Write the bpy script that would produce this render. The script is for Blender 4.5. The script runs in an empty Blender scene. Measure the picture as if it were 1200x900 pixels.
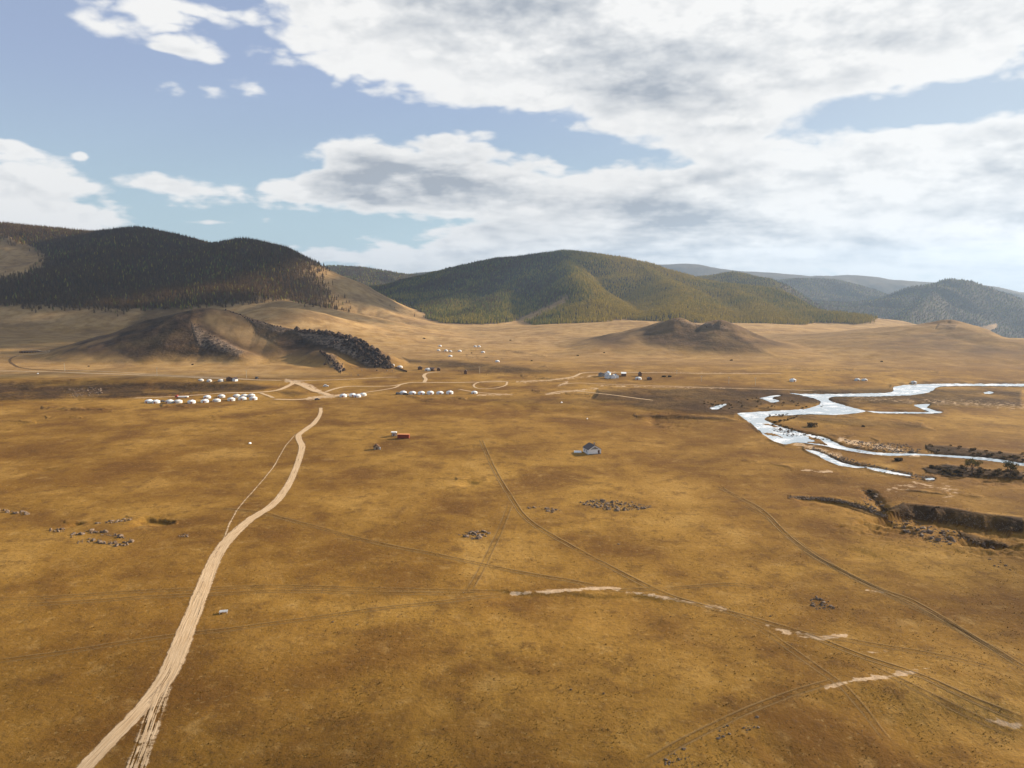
import bpy, bmesh, math, random, time
import numpy as np
T_START = time.time()
random.seed(7)
rng = np.random.default_rng(7)
sc = bpy.context.scene
COL = sc.collection

# ------------------------------------------------------------------ camera
CAM_H = 95.0
TILT = math.radians(7.0)
FPX = 900.0                      # focal length in pixels of a 1200 px wide frame
cam_d = bpy.data.cameras.new('camera')
cam_d.sensor_width = 36.0
cam_d.lens = 36.0 * FPX / 1200.0
cam_d.clip_start = 1.0
cam_d.clip_end = 80000.0
cam = bpy.data.objects.new('camera', cam_d)
cam.location = (0, 0, CAM_H)
cam.rotation_euler = (math.radians(90) - TILT, 0, 0)
COL.objects.link(cam)
sc.camera = cam

# ------------------------------------------------------------------ light
SUN_EL = math.radians(22.0)
SUN_AZ = math.radians(62.0)      # clockwise from the view direction (+Y)
SUN_VEC = (math.sin(SUN_AZ) * math.cos(SUN_EL), math.cos(SUN_AZ) * math.cos(SUN_EL), math.sin(SUN_EL))
sun_d = bpy.data.lights.new('sun', 'SUN')
sun_d.energy = 5.0
sun_d.angle = math.radians(0.5)
sun_d.color = (1.0, 0.88, 0.72)
sun = bpy.data.objects.new('sun', sun_d)
from mathutils import Vector, Matrix, noise as mnoise
sun.rotation_euler = Vector(SUN_VEC).to_track_quat('Z', 'Y').to_euler()
sun.location = (0, 0, 3000)
COL.objects.link(sun)

sc.view_settings.view_transform = 'Standard'
sc.view_settings.look = 'None'
sc.view_settings.exposure = 0.96
sc.view_settings.gamma = 1.0
sc.cycles.max_bounces = 5
sc.cycles.diffuse_bounces = 2
sc.cycles.glossy_bounces = 2
sc.cycles.volume_bounces = 0
sc.cycles.transparent_max_bounces = 6


# node helper -----------------------------------------------------------
class NT:
    def __init__(self, tree):
        self.t = tree; self.n = tree.nodes; self.l = tree.links
    def new(self, kind, **kw):
        nd = self.n.new(kind)
        for k, v in kw.items(): setattr(nd, k, v)
        return nd
    def put(self, sock, v):
        if hasattr(v, 'is_output') or isinstance(v, bpy.types.NodeSocket): self.l.new(v, sock)
        else:
            if isinstance(v, (tuple, list)) and sock.type == 'RGBA' and len(v) == 3: v = (*v, 1)
            sock.default_value = v
    def math(self, op, a, b=None, c=None, clamp=False):
        nd = self.new('ShaderNodeMath', operation=op, use_clamp=clamp)
        self.put(nd.inputs[0], a)
        if b is not None: self.put(nd.inputs[1], b)
        if c is not None: self.put(nd.inputs[2], c)
        return nd.outputs[0]
    def vmath(self, op, a, b=None, scale=None):
        nd = self.new('ShaderNodeVectorMath', operation=op)
        self.put(nd.inputs[0], a)
        if b is not None: self.put(nd.inputs[1], b)
        if scale is not None: self.put(nd.inputs['Scale'], scale)
        return nd.outputs['Value'] if op in ('DOT_PRODUCT', 'LENGTH') else nd.outputs[0]
    def mapr(self, v, a, b, c=0.0, d=1.0, smooth=True):
        nd = self.new('ShaderNodeMapRange', interpolation_type='SMOOTHSTEP' if smooth else 'LINEAR')
        for i, x in enumerate((v, a, b, c, d)): self.put(nd.inputs[i], x)
        return nd.outputs[0]
    def noise(self, vec, scale, detail=4, rough=0.55, dist=0.0, dims='3D', kind='FBM', lac=2.0):
        nd = self.new('ShaderNodeTexNoise', noise_dimensions=dims, noise_type=kind, normalize=True) if kind == 'FBM' else self.new('ShaderNodeTexNoise', noise_dimensions=dims, noise_type=kind)
        self.put(nd.inputs['Vector'], vec)
        nd.inputs['Scale'].default_value = scale; nd.inputs['Detail'].default_value = detail
        nd.inputs['Roughness'].default_value = rough; nd.inputs['Distortion'].default_value = dist
        nd.inputs['Lacunarity'].default_value = lac
        return nd.outputs['Fac']
    def mix(self, f, a, b, blend='MIX'):
        nd = self.new('ShaderNodeMix', data_type='RGBA', blend_type=blend)
        self.put(nd.inputs[0], f); self.put(nd.inputs[6], a); self.put(nd.inputs[7], b)
        return nd.outputs[2]
    def fmix(self, f, a, b):
        nd = self.new('ShaderNodeMix', data_type='FLOAT')
        self.put(nd.inputs[0], f); self.put(nd.inputs[2], a); self.put(nd.inputs[3], b)
        return nd.outputs[0]
    def comb(self, x, y, z):
        nd = self.new('ShaderNodeCombineXYZ')
        for i, v in enumerate((x, y, z)): self.put(nd.inputs[i], v)
        return nd.outputs[0]
    def sep(self, v):
        nd = self.new('ShaderNodeSeparateXYZ'); self.put(nd.inputs[0], v); return nd.outputs

# ------------------------------------------------------------------ sky
world = bpy.data.worlds.new('World')
sc.world = world
world.use_nodes = True
world.cycles.sampling_method = 'NONE'
#@@SKY
W = NT(world.node_tree); W.n.clear()
sky = W.new('ShaderNodeTexSky', sky_type='NISHITA', sun_disc=False)
sky.sun_elevation = SUN_EL; sky.sun_rotation = SUN_AZ; sky.altitude = 1300
sky.air_density = 1.0; sky.dust_density = 0.6; sky.ozone_density = 2.0
tc = W.new('ShaderNodeTexCoord'); dirv = W.vmath('NORMALIZE', tc.outputs['Generated'])
dx_, dy_, dz_ = W.sep(dirv)
az = W.math('ARCTAN2', dx_, dy_); el = W.math('ARCSINE', dz_)
def azel(px, py):
    u = (px - 600) / FPX; v = (450 - py) / FPX
    y = math.cos(TILT) + v * math.sin(TILT); z = -math.sin(TILT) + v * math.cos(TILT)
    return math.atan2(u, y), math.atan2(z, math.hypot(u, y))
AZ0, AZ1 = azel(-60, 200)[0], azel(1260, 200)[0]
CLOUD_X = [0, 100, 200, 300, 400, 500, 600, 700, 800, 900, 1000, 1100, 1200]
CLOUD_ROWS = [  # photo row, cover, greyness
 (-60, [.35,.45,.5,.6,.8,.9,.9,.9,.8,.7,.6,.5,.4],              [.1,.1,.1,.1,.2,.4,.4,.4,.3,.2,.1,.1,.1]),
 (0,   [.20,.45,.55,.80,1,1,1,1,.95,.9,.75,.62,.45],             [0,0,0,0,.3,.9,.6,.3,.2,.1,0,0,0]),
 (30,  [.20,.45,.50,.40,.85,1,1,1,1,1,1,.90,.85],                [0,0,0,0,.1,.6,.3,.6,.4,.1,.1,.1,0]),
 (70,  [.10,.15,.25,.15,.80,1,1,1,1,1,1,1,1],                    [0,0,0,0,0,.2,.3,.9,.8,.4,.5,.4,.2]),
 (110, [.05,.05,.05,.05,.45,.75,1,1,1,1,1,.62,.45],              [0,0,0,0,0,.1,.4,1,.8,.6,.3,.1,.1]),
 (150, [.10,.10,.05,.05,.05,.20,.45,.85,1,.95,.55,.45,.60],      [0,0,0,0,0,.2,.2,.7,.7,.3,0,.1,.1]),
 (185, [.35,.12,.05,.05,.15,.25,.25,.50,.85,.70,.80,.85,.95],    [0,0,0,0,.6,.7,.4,.2,.1,.1,.1,.4,.6]),
 (215, [.60,.42,.12,.15,.42,.80,.85,.80,.95,.95,1,1,1],          [.1,0,0,.2,.9,1,.5,.3,.8,.5,.1,.5,.7]),
 (245, [.82,.45,.10,.12,.25,.75,.85,.95,1,1,1,1,1],              [.1,0,0,.3,.5,.7,.5,.8,1,.7,.1,.3,.5]),
 (275, [.95,.40,.10,.10,.15,.30,.75,.85,1,1,.95,1,.95],          [0,0,0,0,.1,.3,.4,.8,1,.8,.5,.7,.7]),
 (300, [.90,.30,.20,.50,.50,.50,.65,.80,.85,.9,.9,.9,.80],       [0,0,0,0,.2,.2,.4,.8,1,.7,.6,.8,.8]),
 (335, [.50,.40,.35,.40,.40,.45,.5,.6,.65,.7,.7,.7,.6],          [.3,.3,.3,.3,.3,.3,.4,.5,.6,.6,.6,.6,.6]),
]
azn = W.mapr(az, AZ0, AZ1, 0, 1, smooth=False)
prev = None
for yy_, cov, gr in CLOUD_ROWS:
    r = W.new('ShaderNodeValToRGB'); cr = r.color_ramp; cr.interpolation = 'B_SPLINE'
    while len(cr.elements) < 13: cr.elements.new(0.5)
    for i, e in enumerate(sorted(cr.elements, key=lambda e: e.position)): pass
    for i in range(13):
        cr.elements[i].position = (azel(CLOUD_X[i], yy_)[0] - AZ0) / (AZ1 - AZ0)
        cr.elements[i].color = (cov[i], gr[i], 0, 1)
    W.put(r.inputs[0], azn)
    e0 = azel(600, yy_)[1]
    prev = r.outputs[0] if prev is None else W.mix(W.mapr(el, pe, e0, 0, 1), prev, r.outputs[0])
    pe = e0
cmap = W.sep(prev); cover, grey = cmap[0], cmap[1]
# outside the view the sky goes on as fair-weather cloud, thinned to dim ambient light
away = W.math('MAXIMUM', W.mapr(W.math('ABSOLUTE', az), 0.72, 1.25), W.mapr(el, 0.48, 0.85))
def belly(px, py, rx, ry, amt):
    a0, e0 = azel(px, py)
    da = W.math('MULTIPLY', W.math('SUBTRACT', az, a0), FPX / rx); de = W.math('MULTIPLY', W.math('SUBTRACT', el, e0), FPX / ry)
    return W.math('MULTIPLY', W.math('POWER', 2.718, W.math('MULTIPLY', W.math('ADD', W.math('MULTIPLY', da, da), W.math('MULTIPLY', de, de)), -1)), amt)
for bb in [(500, 206, 95, 17, 1.1), (600, 12, 90, 22, .5), (690, 105, 110, 40, .35), (820, 262, 110, 14, .4)]: grey = W.math('ADD', grey, belly(*bb))
cover = W.fmix(away, cover, 0.36); grey = W.fmix(away, grey, 0.15)
def bump(px, py, rx, ry, amt, slant=0.0):
    """one named cloud: an ellipse in bearing and elevation"""
    a0, e0 = azel(px, py); ra = rx / FPX * math.cos(a0) ** 2; re = ry / FPX
    da = W.math('MULTIPLY', W.math('SUBTRACT', az, a0), 1 / ra)
    de = W.math('MULTIPLY', W.math('SUBTRACT', el, e0), 1 / re)
    if slant: de = W.math('SUBTRACT', de, W.math('MULTIPLY', da, slant))
    q = W.math('ADD', W.math('MULTIPLY', da, da), W.math('MULTIPLY', de, de))
    return W.math('MULTIPLY', W.math('POWER', 2.718, W.math('MULTIPLY', q, -0.9)), amt)
acc = None
for bb in [(420,190,60,22,.75,0), (520,200,80,30,.85,0), (480,232,110,16,.35,0), (115,30,95,17,.70,-.30), (205,60,40,6,.40,-.3), (225,8,40,8,.3,-.2), (190,216,46,13,.65,-.35),
           (325,222,85,15,.62,0), (240,260,42,4.5,.6,0), (545,296,26,13,.85,0), (505,306,50,8,.4,0), (400,299,100,9,.45,0), (60,225,100,26,.45,-.25),
           (15,172,26,5,.6,-.6), (95,183,9,5,.6,0), (350,247,40,5,.5,-.3), (560,140,200,18,-.35,-.25), (650,165,55,13,-.6,-.3), (800,193,50,6,-.5,0),
           (1010,150,110,15,-.45,.35), (1130,120,90,14,-.4,.0), (250,0,40,8,-.3,0), (985,62,60,10,.3,0)]:
    v = bump(*bb); acc = v if acc is None else W.math('ADD', acc, v)
# noise on the cloud layers: flattened towards the horizon
inv = W.math('DIVIDE', 1.0, W.math('ADD', W.math('MAXIMUM', dz_, 0.0), 0.16))
q = W.vmath('SCALE', dirv, scale=inv)
q = W.vmath('MULTIPLY', q, (1.0, 1.15, 0.9))
n_a = W.noise(q, 2.0, 6, 0.55, 0.0)
pv = W.vmath('MULTIPLY', W.vmath('ADD', dirv, (3.1, 1.7, 0.4)), (1.0, 1.0, 2.1))
n_b = W.noise(pv, 9.0, 8, 0.58)
n_c = W.noise(W.vmath('ADD', pv, (0.010, 0.004, 0.026)), 9.0, 4, 0.60)
bl = None
for k_, sc_ in enumerate((11.0, 23.0, 47.0)):
    nn_ = W.noise(W.vmath('ADD', pv, (k_ * 1.7, 0.3, k_ * 2.9)), sc_, 0, .5)
    v_ = W.math('MULTIPLY', W.math('ABSOLUTE', W.math('SUBTRACT', nn_, 0.5)), 2.2 * .62 ** k_)
    bl = v_ if bl is None else W.math('ADD', bl, v_)
cov_all = W.math('ADD', W.math('MULTIPLY_ADD', cover, 1.35, -0.16), acc)
big = W.mapr(cover, 0.55, 0.9, 1.0, 0.62)
dens = W.math('ADD', W.math('MULTIPLY', W.math('SUBTRACT', n_a, 0.5), 1.9), W.math('MULTIPLY', W.math('SUBTRACT', n_b, 0.5), 1.3))
dens = W.math('ADD', dens, W.math('SUBTRACT', W.math('MULTIPLY', bl, 0.50), 0.19))
dens = W.math('MULTIPLY', dens, big)
dens = W.math('ADD', dens, W.math('SUBTRACT', cov_all, 0.50))
alpha = W.mapr(dens, -0.05, 0.30)
core = W.mapr(dens, 0.05, 0.75)
relief = W.math('MULTIPLY', W.math('SUBTRACT', n_b, n_c), 3.6)
gfac = W.math('MULTIPLY', W.math('MULTIPLY', core, W.math('ADD', W.math('MULTIPLY', grey, W.mapr(az, -.1, .5, 0.9, 0.62)), 0.04)), W.mapr(n_a, .34, .60, 0.30, 1.10, smooth=False))
gfac = W.math('ADD', gfac, W.math('MULTIPLY', W.math('SUBTRACT', 0.32, bl), W.math('MULTIPLY', core, 0.35)))
gfac = W.math('SUBTRACT', gfac, W.math('MULTIPLY', relief, W.math('MULTIPLY', core, 0.75)), clamp=True)
cloudcol = W.mix(gfac, (0.98, 0.97, 0.95), (0.42, 0.46, 0.515))
# clear air: the physical sky, paled by the milky light low down
skyc = W.vmath('MULTIPLY', sky.outputs[0], (0.105, 0.105, 0.105))
skyc = W.mix(W.mapr(el, 0.40, -0.02, 0.62, 0.85, smooth=False), skyc, W.mix(W.mapr(el, 0.28, 0.05), (0.44, 0.53, 0.75), (0.54, 0.70, 0.77)))
skyc = W.mix(W.mapr(az, -0.15, 0.65, 0, .62), skyc, (0.58, 0.665, 0.735))
full = W.mix(W.math('MULTIPLY', alpha, 0.97), skyc, cloudcol)
full = W.mix(W.mapr(el, 0.06, -0.01, 0, .6), full, (0.54, 0.62, 0.67))
bg = W.new('ShaderNodeBackground'); bg.inputs[1].default_value = 0.0505
W.l.new(W.vmath('SCALE', full, scale=10.0), bg.inputs[0])
wo = W.new('ShaderNodeOutputWorld'); W.l.new(bg.outputs[0], wo.inputs[0])
#@@SKYEND

# ------------------------------------------------------------------ numpy noise
_p = rng.permutation(256); PERM = np.concatenate([_p, _p, _p])
_ang = rng.random(256) * 2 * np.pi; GX = np.cos(_ang); GY = np.sin(_ang)
def perlin(x, y):
    xi = np.floor(x).astype(np.int64); yi = np.floor(y).astype(np.int64)
    xf = x - xi; yf = y - yi; xi &= 255; yi &= 255
    u = xf * xf * xf * (xf * (xf * 6 - 15) + 10); v = yf * yf * yf * (yf * (yf * 6 - 15) + 10)
    def g(a, b, fx, fy):
        h = PERM[PERM[(xi + a) & 255] + ((yi + b) & 255)]
        return GX[h] * fx + GY[h] * fy
    n00 = g(0, 0, xf, yf); n10 = g(1, 0, xf - 1, yf); n01 = g(0, 1, xf, yf - 1); n11 = g(1, 1, xf - 1, yf - 1)
    return ((n00 * (1 - u) + n10 * u) * (1 - v) + (n01 * (1 - u) + n11 * u) * v) * 1.5
def fbm(x, y, octs=4, gain=0.5, seed=0.0, ridged=False):
    s = 0; a = 1; t = 0
    x = x + seed * 17.3; y = y + seed * 9.7
    for i in range(octs):
        n = perlin(x, y)
        if ridged: n = 1 - 2 * np.abs(n)
        s = s + a * n; t += a; a *= gain
        x = x * 2.03 + 13.7; y = y * 2.03 + 5.1
    return s / t
def sstep(x, a, b):
    t = np.clip((x - a) / (b - a), 0, 1); return t * t * (3 - 2 * t)

# ------------------------------------------------------------------ photo pixel <-> place
CT, ST = math.cos(TILT), math.sin(TILT)
def ray(px, py):
    u = (np.asarray(px, float) - 600) / FPX; v = (450 - np.asarray(py, float)) / FPX
    return u, CT + v * ST, -ST + v * CT           # x, y, z
def at_depth(px, py, D):
    x, y, z = ray(px, py); k = np.asarray(D, float) / y
    return x * k, y * k, CAM_H + z * k
def project(x, y, z):
    dz = z - CAM_H
    dep = np.maximum(y * CT - dz * ST, 1e-3)
    return 600 + FPX * x / dep, 450 - FPX * (y * ST + dz * CT) / dep

# ------------------------------------------------------------------ landform
def base_level(x, y):
    a = x / np.maximum(y, 1.0)
    rise = 52 * sstep(y, 2000, 3400) * (1 - sstep(a, 0.02, 0.30))
    y0 = 2150 - 1050 * sstep(a, 0.50, 0.65)
    drop = -150 * sstep(y, y0, y0 + 800) * sstep(a, 0.33, 0.50)
    return rise + drop
# (px, py, distance, half width) along each crest; k = blend, ped = share of the foot slope, sp = spur relief
FEATS = {
 'hill_forest': dict(p=[(-500,262,2800,1500),(-250,262,2700,1500),(0,264,2600,1500),(90,272,2500,1400),(130,274,2450,1300),(157,268,2450,1300),(180,277,2400,1300),(205,283,2400,1250),(235,290,2380,1150),(262,285,2330,1050),(285,281,2300,950),(303,288,2280,850),(325,301,2250,720),(345,310,2220,600),(362,319,2200,520),(400,340,2120,420),(430,356,2050,330),(460,369,1970,260),(500,381,1880,200),(545,390,1800,160)], k=20, sp=0.16, sl=420),
 'hill_forest.a': dict(p=[(-120,262,2450,330),(0,273,2380,330),(40,291,2300,300),(62,304,2200,280),(85,330,2050,260)], k=15, sp=0.1, sl=200),
 'hill_forest.b': dict(p=[(230,366,1800,300),(300,356,1780,380),(330,351,1760,420),(360,356,1720,400),(395,364,1660,370),(440,379,1580,300),(490,391,1470,240)], k=12, sp=0.06, sl=150),
 'hill_forest.c': dict(p=[(255,372,1500,200),(290,366,1490,240),(318,360,1480,260),(345,361,1460,260),(380,379,1400,240),(420,398,1310,200),(450,409,1240,160)], k=8, sp=0.08, sl=120, lin=1),
 'hill_rocky': dict(p=[(110,408,1230,150),(140,398,1210,170),(175,382,1190,190),(205,368.5,1170,200),(235,361,1150,190),(262,363,1150,180),(285,371,1135,165),(310,379,1120,140),(340,385,1100,115),(375,388,1075,90),(400,393,1050,75),(420,400,1025,60),(440,409,1000,45),(452,419,970,32),(459,431,945,22)], k=5, sp=0.10, sl=70, lin=1),
 'hill_rocky.a': dict(p=[(245,362,1150,90),(228,370,1125,85),(224,381,1095,80),(243,392,1065,65),(262,402,1040,55),(285,412,1010,45)], k=3, sp=0.22, sl=35, lin=1),
 'hill_rocky.b': dict(p=[(372,411,1010,40),(386,414,985,35),(398,424,955,28),(405,433,935,20)], k=2, sp=0.2, sl=30, lin=1),
 'hill_dark': dict(p=[(660,404,1430,100),(715,393,1380,130),(755,383,1330,140),(780,377,1305,135),(795,372.5,1290,125),(810,378.5,1280,115),(828,382.5,1270,115),(843,375,1265,120),(858,384.5,1245,125),(882,398,1200,115),(906,411,1150,85),(922,420,1110,50)], k=4, sp=0.12, sl=60, lin=1),
 'hill_dark.a': dict(p=[(770,381,1330,110),(745,394,1260,90),(715,403,1200,80),(690,410,1160,60)], k=3, sp=0.15, sl=40, lin=1),
 'hill_dark.b': dict(p=[(843,377,1265,90),(838,388,1225,85),(842,398,1185,75),(855,408,1150,60)], k=3, sp=0.12, sl=40, lin=1),
 'hill_saddle': dict(p=[(600,394,1760,300),(660,386,1740,450),(700,380,1730,550),(740,376,1700,600),(790,378,1700,600),(850,380,1750,600),(910,387,1850,600),(960,391,1850,600),(1010,386,1900,500),(1050,385,1850,330),(1085,396,1750,150)], k=6, sp=0.05, sl=200),
 'hill_bare.b': dict(p=[(880,423,1270,220),(950,410,1300,330),(1020,398,1310,370),(1075,387,1310,380),(1112,380.5,1310,370),(1145,391,1250,300),(1195,412,1150,180)], k=6, sp=0.10, sl=120, lin=1),
 'hill_bare': dict(p=[(1060,389,1380,120),(1090,381,1360,150),(1112,374.5,1350,160),(1128,381.5,1335,150),(1142,388,1305,140),(1167,400,1250,120),(1200,413,1165,95),(1260,432,1090,80)], k=5, sp=0.12, sl=90, lin=1),
 'hill_dark.c': dict(p=[(780,386,1290,200),(843,389,1240,170),(890,408,1150,120)], k=6, sp=0.06, sl=90, lin=1),
 'hill_centre': dict(p=[(400,358,3700,1300),(450,350,3600,1300),(490,340,3500,1050),(530,328,3400,1050),(565,313,3350,1050),(600,303,3300,1050),(625,299,3300,1050),(660,294,3250,1050),(690,297,3200,1050),(720,302,3150,1050),(750,309,3100,850),(780,318,3050,950),(805,327,3000,900),(850,334,2900,1000),(900,350,2700,800),(940,361,2550,650),(980,368,2350,450),(1015,380,2150,300),(1035,387,2050,200)], k=15, sp=0.2, sl=330),
 'hill_centre.a': dict(p=[(662,302,3080,260),(664,304,2900,260),(670,315,2700,240),(682,332,2400,230),(696,355,2150,250),(690,374,1960,200)], k=8, sp=0.12, sl=170, lin=1),
 'hill_centre.b': dict(p=[(598,306,3250,240),(576,324,3000,230),(546,342,2750,220),(516,356,2450,200),(494,370,2200,150)], k=8, sp=0.12, sl=170, lin=1),
 'hill_centre.e': dict(p=[(645,307,3150,200),(622,322,2900,190),(594,342,2650,180),(568,358,2350,170),(548,374,2100,140)], k=6, sp=0.12, sl=170, lin=1),
 'hill_centre.c': dict(p=[(752,311,3050,300),(775,325,2800,300),(795,338,2500,280),(800,352,2250,240),(790,366,2000,180)], k=10, sp=0.12, sl=170, lin=1),
 'hill_centre.d': dict(p=[(850,334,2880,260),(868,346,2600,260),(885,360,2350,230),(895,374,2100,170)], k=10, sp=0.12, sl=170, lin=1),
 'hill_behind': dict(p=[(780,333,3950,900),(830,325,3850,900),(860,320,3800,900),(880,326,3750,900),(920,345,3600,800),(950,358,3500,700),(990,376,3300,500)], k=15, sp=0.15, sl=300),
 'hill_far_left': dict(p=[(250,325,5200,1500),(350,318,4800,1500),(390,312,4700,1500),(415,314,4600,1500),(440,323,4500,1400),(470,331,4300,1200),(510,338,4000,1000),(545,350,3700,700)], k=15, sp=0.2, sl=400),
 'hill_far_plateau': dict(p=[(380,332,8800,2500),(440,325,8300,2800),(480,323,8000,3000),(530,318,7500,3000),(570,311,7200,3000),(620,306,7000,3000),(690,308,6800,2500)], k=15, sp=0.2, sl=700),
 'hill_far_left.b': dict(p=[(440,340,6300,900),(480,333,6000,1100),(520,326,5800,1200),(560,318,5600,1200),(600,314,5500,1200)], k=15, sp=0.2, sl=500),
 'hill_far_right.d': dict(p=[(1120,352,6500,1300),(1160,349,6700,1400),(1200,351,6800,1400),(1300,356,6800,1400)], k=15, sp=0.2, sl=400),
 'hill_far_right': dict(p=[(680,316,9200,3000),(775,310,8600,3000),(800,309,8500,3000),(840,315,8300,3000),(875,318,8200,3000),(920,321,8000,3000),(970,327,7800,3000),(1005,328,7700,3000),(1022,324,7800,3000),(1050,328,7600,3000),(1090,331,7500,2800),(1150,342,7600,2500),(1300,344,8000,2500)], k=20, sp=0.2, sl=800),
 'hill_far_right.b': dict(p=[(900,352,5000,1100),(925,343,5400,1200),(953,328,5600,1300),(985,329,5600,1300),(1020,338,5400,1200),(1045,347,5200,1000)], k=15, sp=0.2, sl=400),
 'hill_far_right.c': dict(p=[(890,330,7000,1800),(860,326,7200,1800),(830,322,7300,1800)], k=15, sp=0.2, sl=400),
 'hill_blue': dict(p=[(1005,392,3500,400),(1025,378,3800,600),(1045,362,4100,650),(1070,346,4300,750),(1095,333,4450,780),(1112,327,4500,780),(1130,334,4500,780),(1150,345,4450,750),(1175,356,4350,850),(1200,366,4250,800),(1300,392,4000,700)], k=15, sp=0.22, sl=420, lin=1),
 'hill_blue.a': dict(p=[(1100,333,4450,600),(1085,352,4100,550),(1060,372,3700,450),(1045,386,3400,300)], k=10, sp=0.1, sl=200),
}
NAMES = list(FEATS)
def prof(u, ped=0.30):
    u = np.sqrt(u * u + 0.0012) - 0.0346
    u = np.clip(u, 0, 1)
    a = 1 - 1.75 * u; b = ped * (1 - u) ** 2
    h = np.clip(0.25 - np.abs(a - b), 0, None) / 0.25
    return np.clip(np.maximum(a, b) + h * h * 0.25 / 4 * np.clip(u * 8, 0, 1) * np.clip((1 - u) * 3, 0, 1), 0, 1)
def prof_lin(u):
    u = np.clip(np.sqrt(u * u + 0.0025) - 0.05, 0, 1)
    a = 1 - 1.18 * u; b = .12 * (1 - u) ** 1.5; h = np.clip(.2 - np.abs(a - b), 0, None) / .2
    return np.clip(np.maximum(a, b) + h * h * .05 * np.clip((1 - u) * 3, 0, 1), 0, 1)
for nm, f in FEATS.items():
    P = np.array(f['p'], float)
    X, Y, Z = at_depth(P[:, 0], P[:, 1], P[:, 2])
    f['X'], f['Y'], f['W'] = X, Y, P[:, 3]
    f['A'] = np.maximum(Z - base_level(X, Y), 0.0)
def seg_near(x, y, X, Y, W):
    best = np.full(x.shape, 1e9); ti = np.zeros(x.shape); side = np.zeros(x.shape)
    for i in range(len(X) - 1):
        dx, dy = X[i + 1] - X[i], Y[i + 1] - Y[i]
        t = np.clip(((x - X[i]) * dx + (y - Y[i]) * dy) / (dx * dx + dy * dy), 0, 1)
        ex = x - X[i] - t * dx; ey = y - Y[i] - t * dy
        d = np.sqrt(ex * ex + ey * ey) / (W[i] + t * (W[i + 1] - W[i]))
        m = d < best
        best = np.where(m, d, best); ti = np.where(m, i + t, ti)
        side = np.where(m, np.sign(dx * ey - dy * ex), side)
    return best, ti, side
# steps and cuts in the plain: pixels, depth (m), width (m)
def plainpts(pp):
    px, py = np.array([p[0] for p in pp], float), np.array([p[1] for p in pp], float)
    x, y, z = ray(px, py); k = -CAM_H / z
    return x * k, y * k
# (pixels, depth, far-side width, near-side width)
CUTS = [
 ([(925,582),(960,583),(1000,590),(1030,600),(1060,608)], 1.8, 3, 10),
 ([(1056,596),(1068,599),(1080,597),(1095,602),(1108,602),(1122,607),(1138,607),(1152,612),(1168,611),(1184,616),(1200,616),(1300,632)], 5.2, 5, 26),
 ([(1012,570),(1025,582),(1035,592),(1042,598)], 2.0, 3, 4),
 ([(1120,622),(1150,632),(1185,642)], 2.2, 4, 9),
 ([(1090,548),(1120,553),(1160,558),(1200,561),(1300,566)], 3.2, 6, 14),
 ([(0,452),(60,452),(140,452),(220,450),(300,452)], 1.5, 6, 60),
 ([(750,486),(790,487),(835,489),(870,493)], 3.0, 6, 30),
 ([(1085,522),(1120,526),(1160,531),(1200,536)], 2.0, 6, 16),
 ([(160,608),(185,609),(205,613)], 1.6, 3, 7),
 ([(80,612),(100,614)], 1.2, 2, 5),
 ([(540,562),(565,566)], 1.2, 3, 8),
 ([(985,640),(1050,660)], 0.7, 3, 9),
 ([(40,548),(70,549)], 1.0, 3, 8),
]
for c in CUTS: pass
CUTW = [(*plainpts(c[0]), *c[1:]) for c in CUTS]
# low banks: ground drops on the viewer's side of the line (pixels, height, width)
BANKS = [
 ([(640,960),(760,885),(860,840),(940,808),(1010,795),(1100,785),(1200,790),(1350,800)], 5.0, 26, 60),
 ([(560,690),(640,693),(740,694),(820,708)], 0.8, 3, 30),
 ([(0,446),(80,445),(200,447),(300,447)], 3.0, 14, 160),
 ([(560,470),(700,478),(830,492),(880,510),(960,545),(1050,570)], 2.0, 25, 150),
]
BANKW = [(*plainpts(b[0]), *b[1:]) for b in BANKS]

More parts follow.
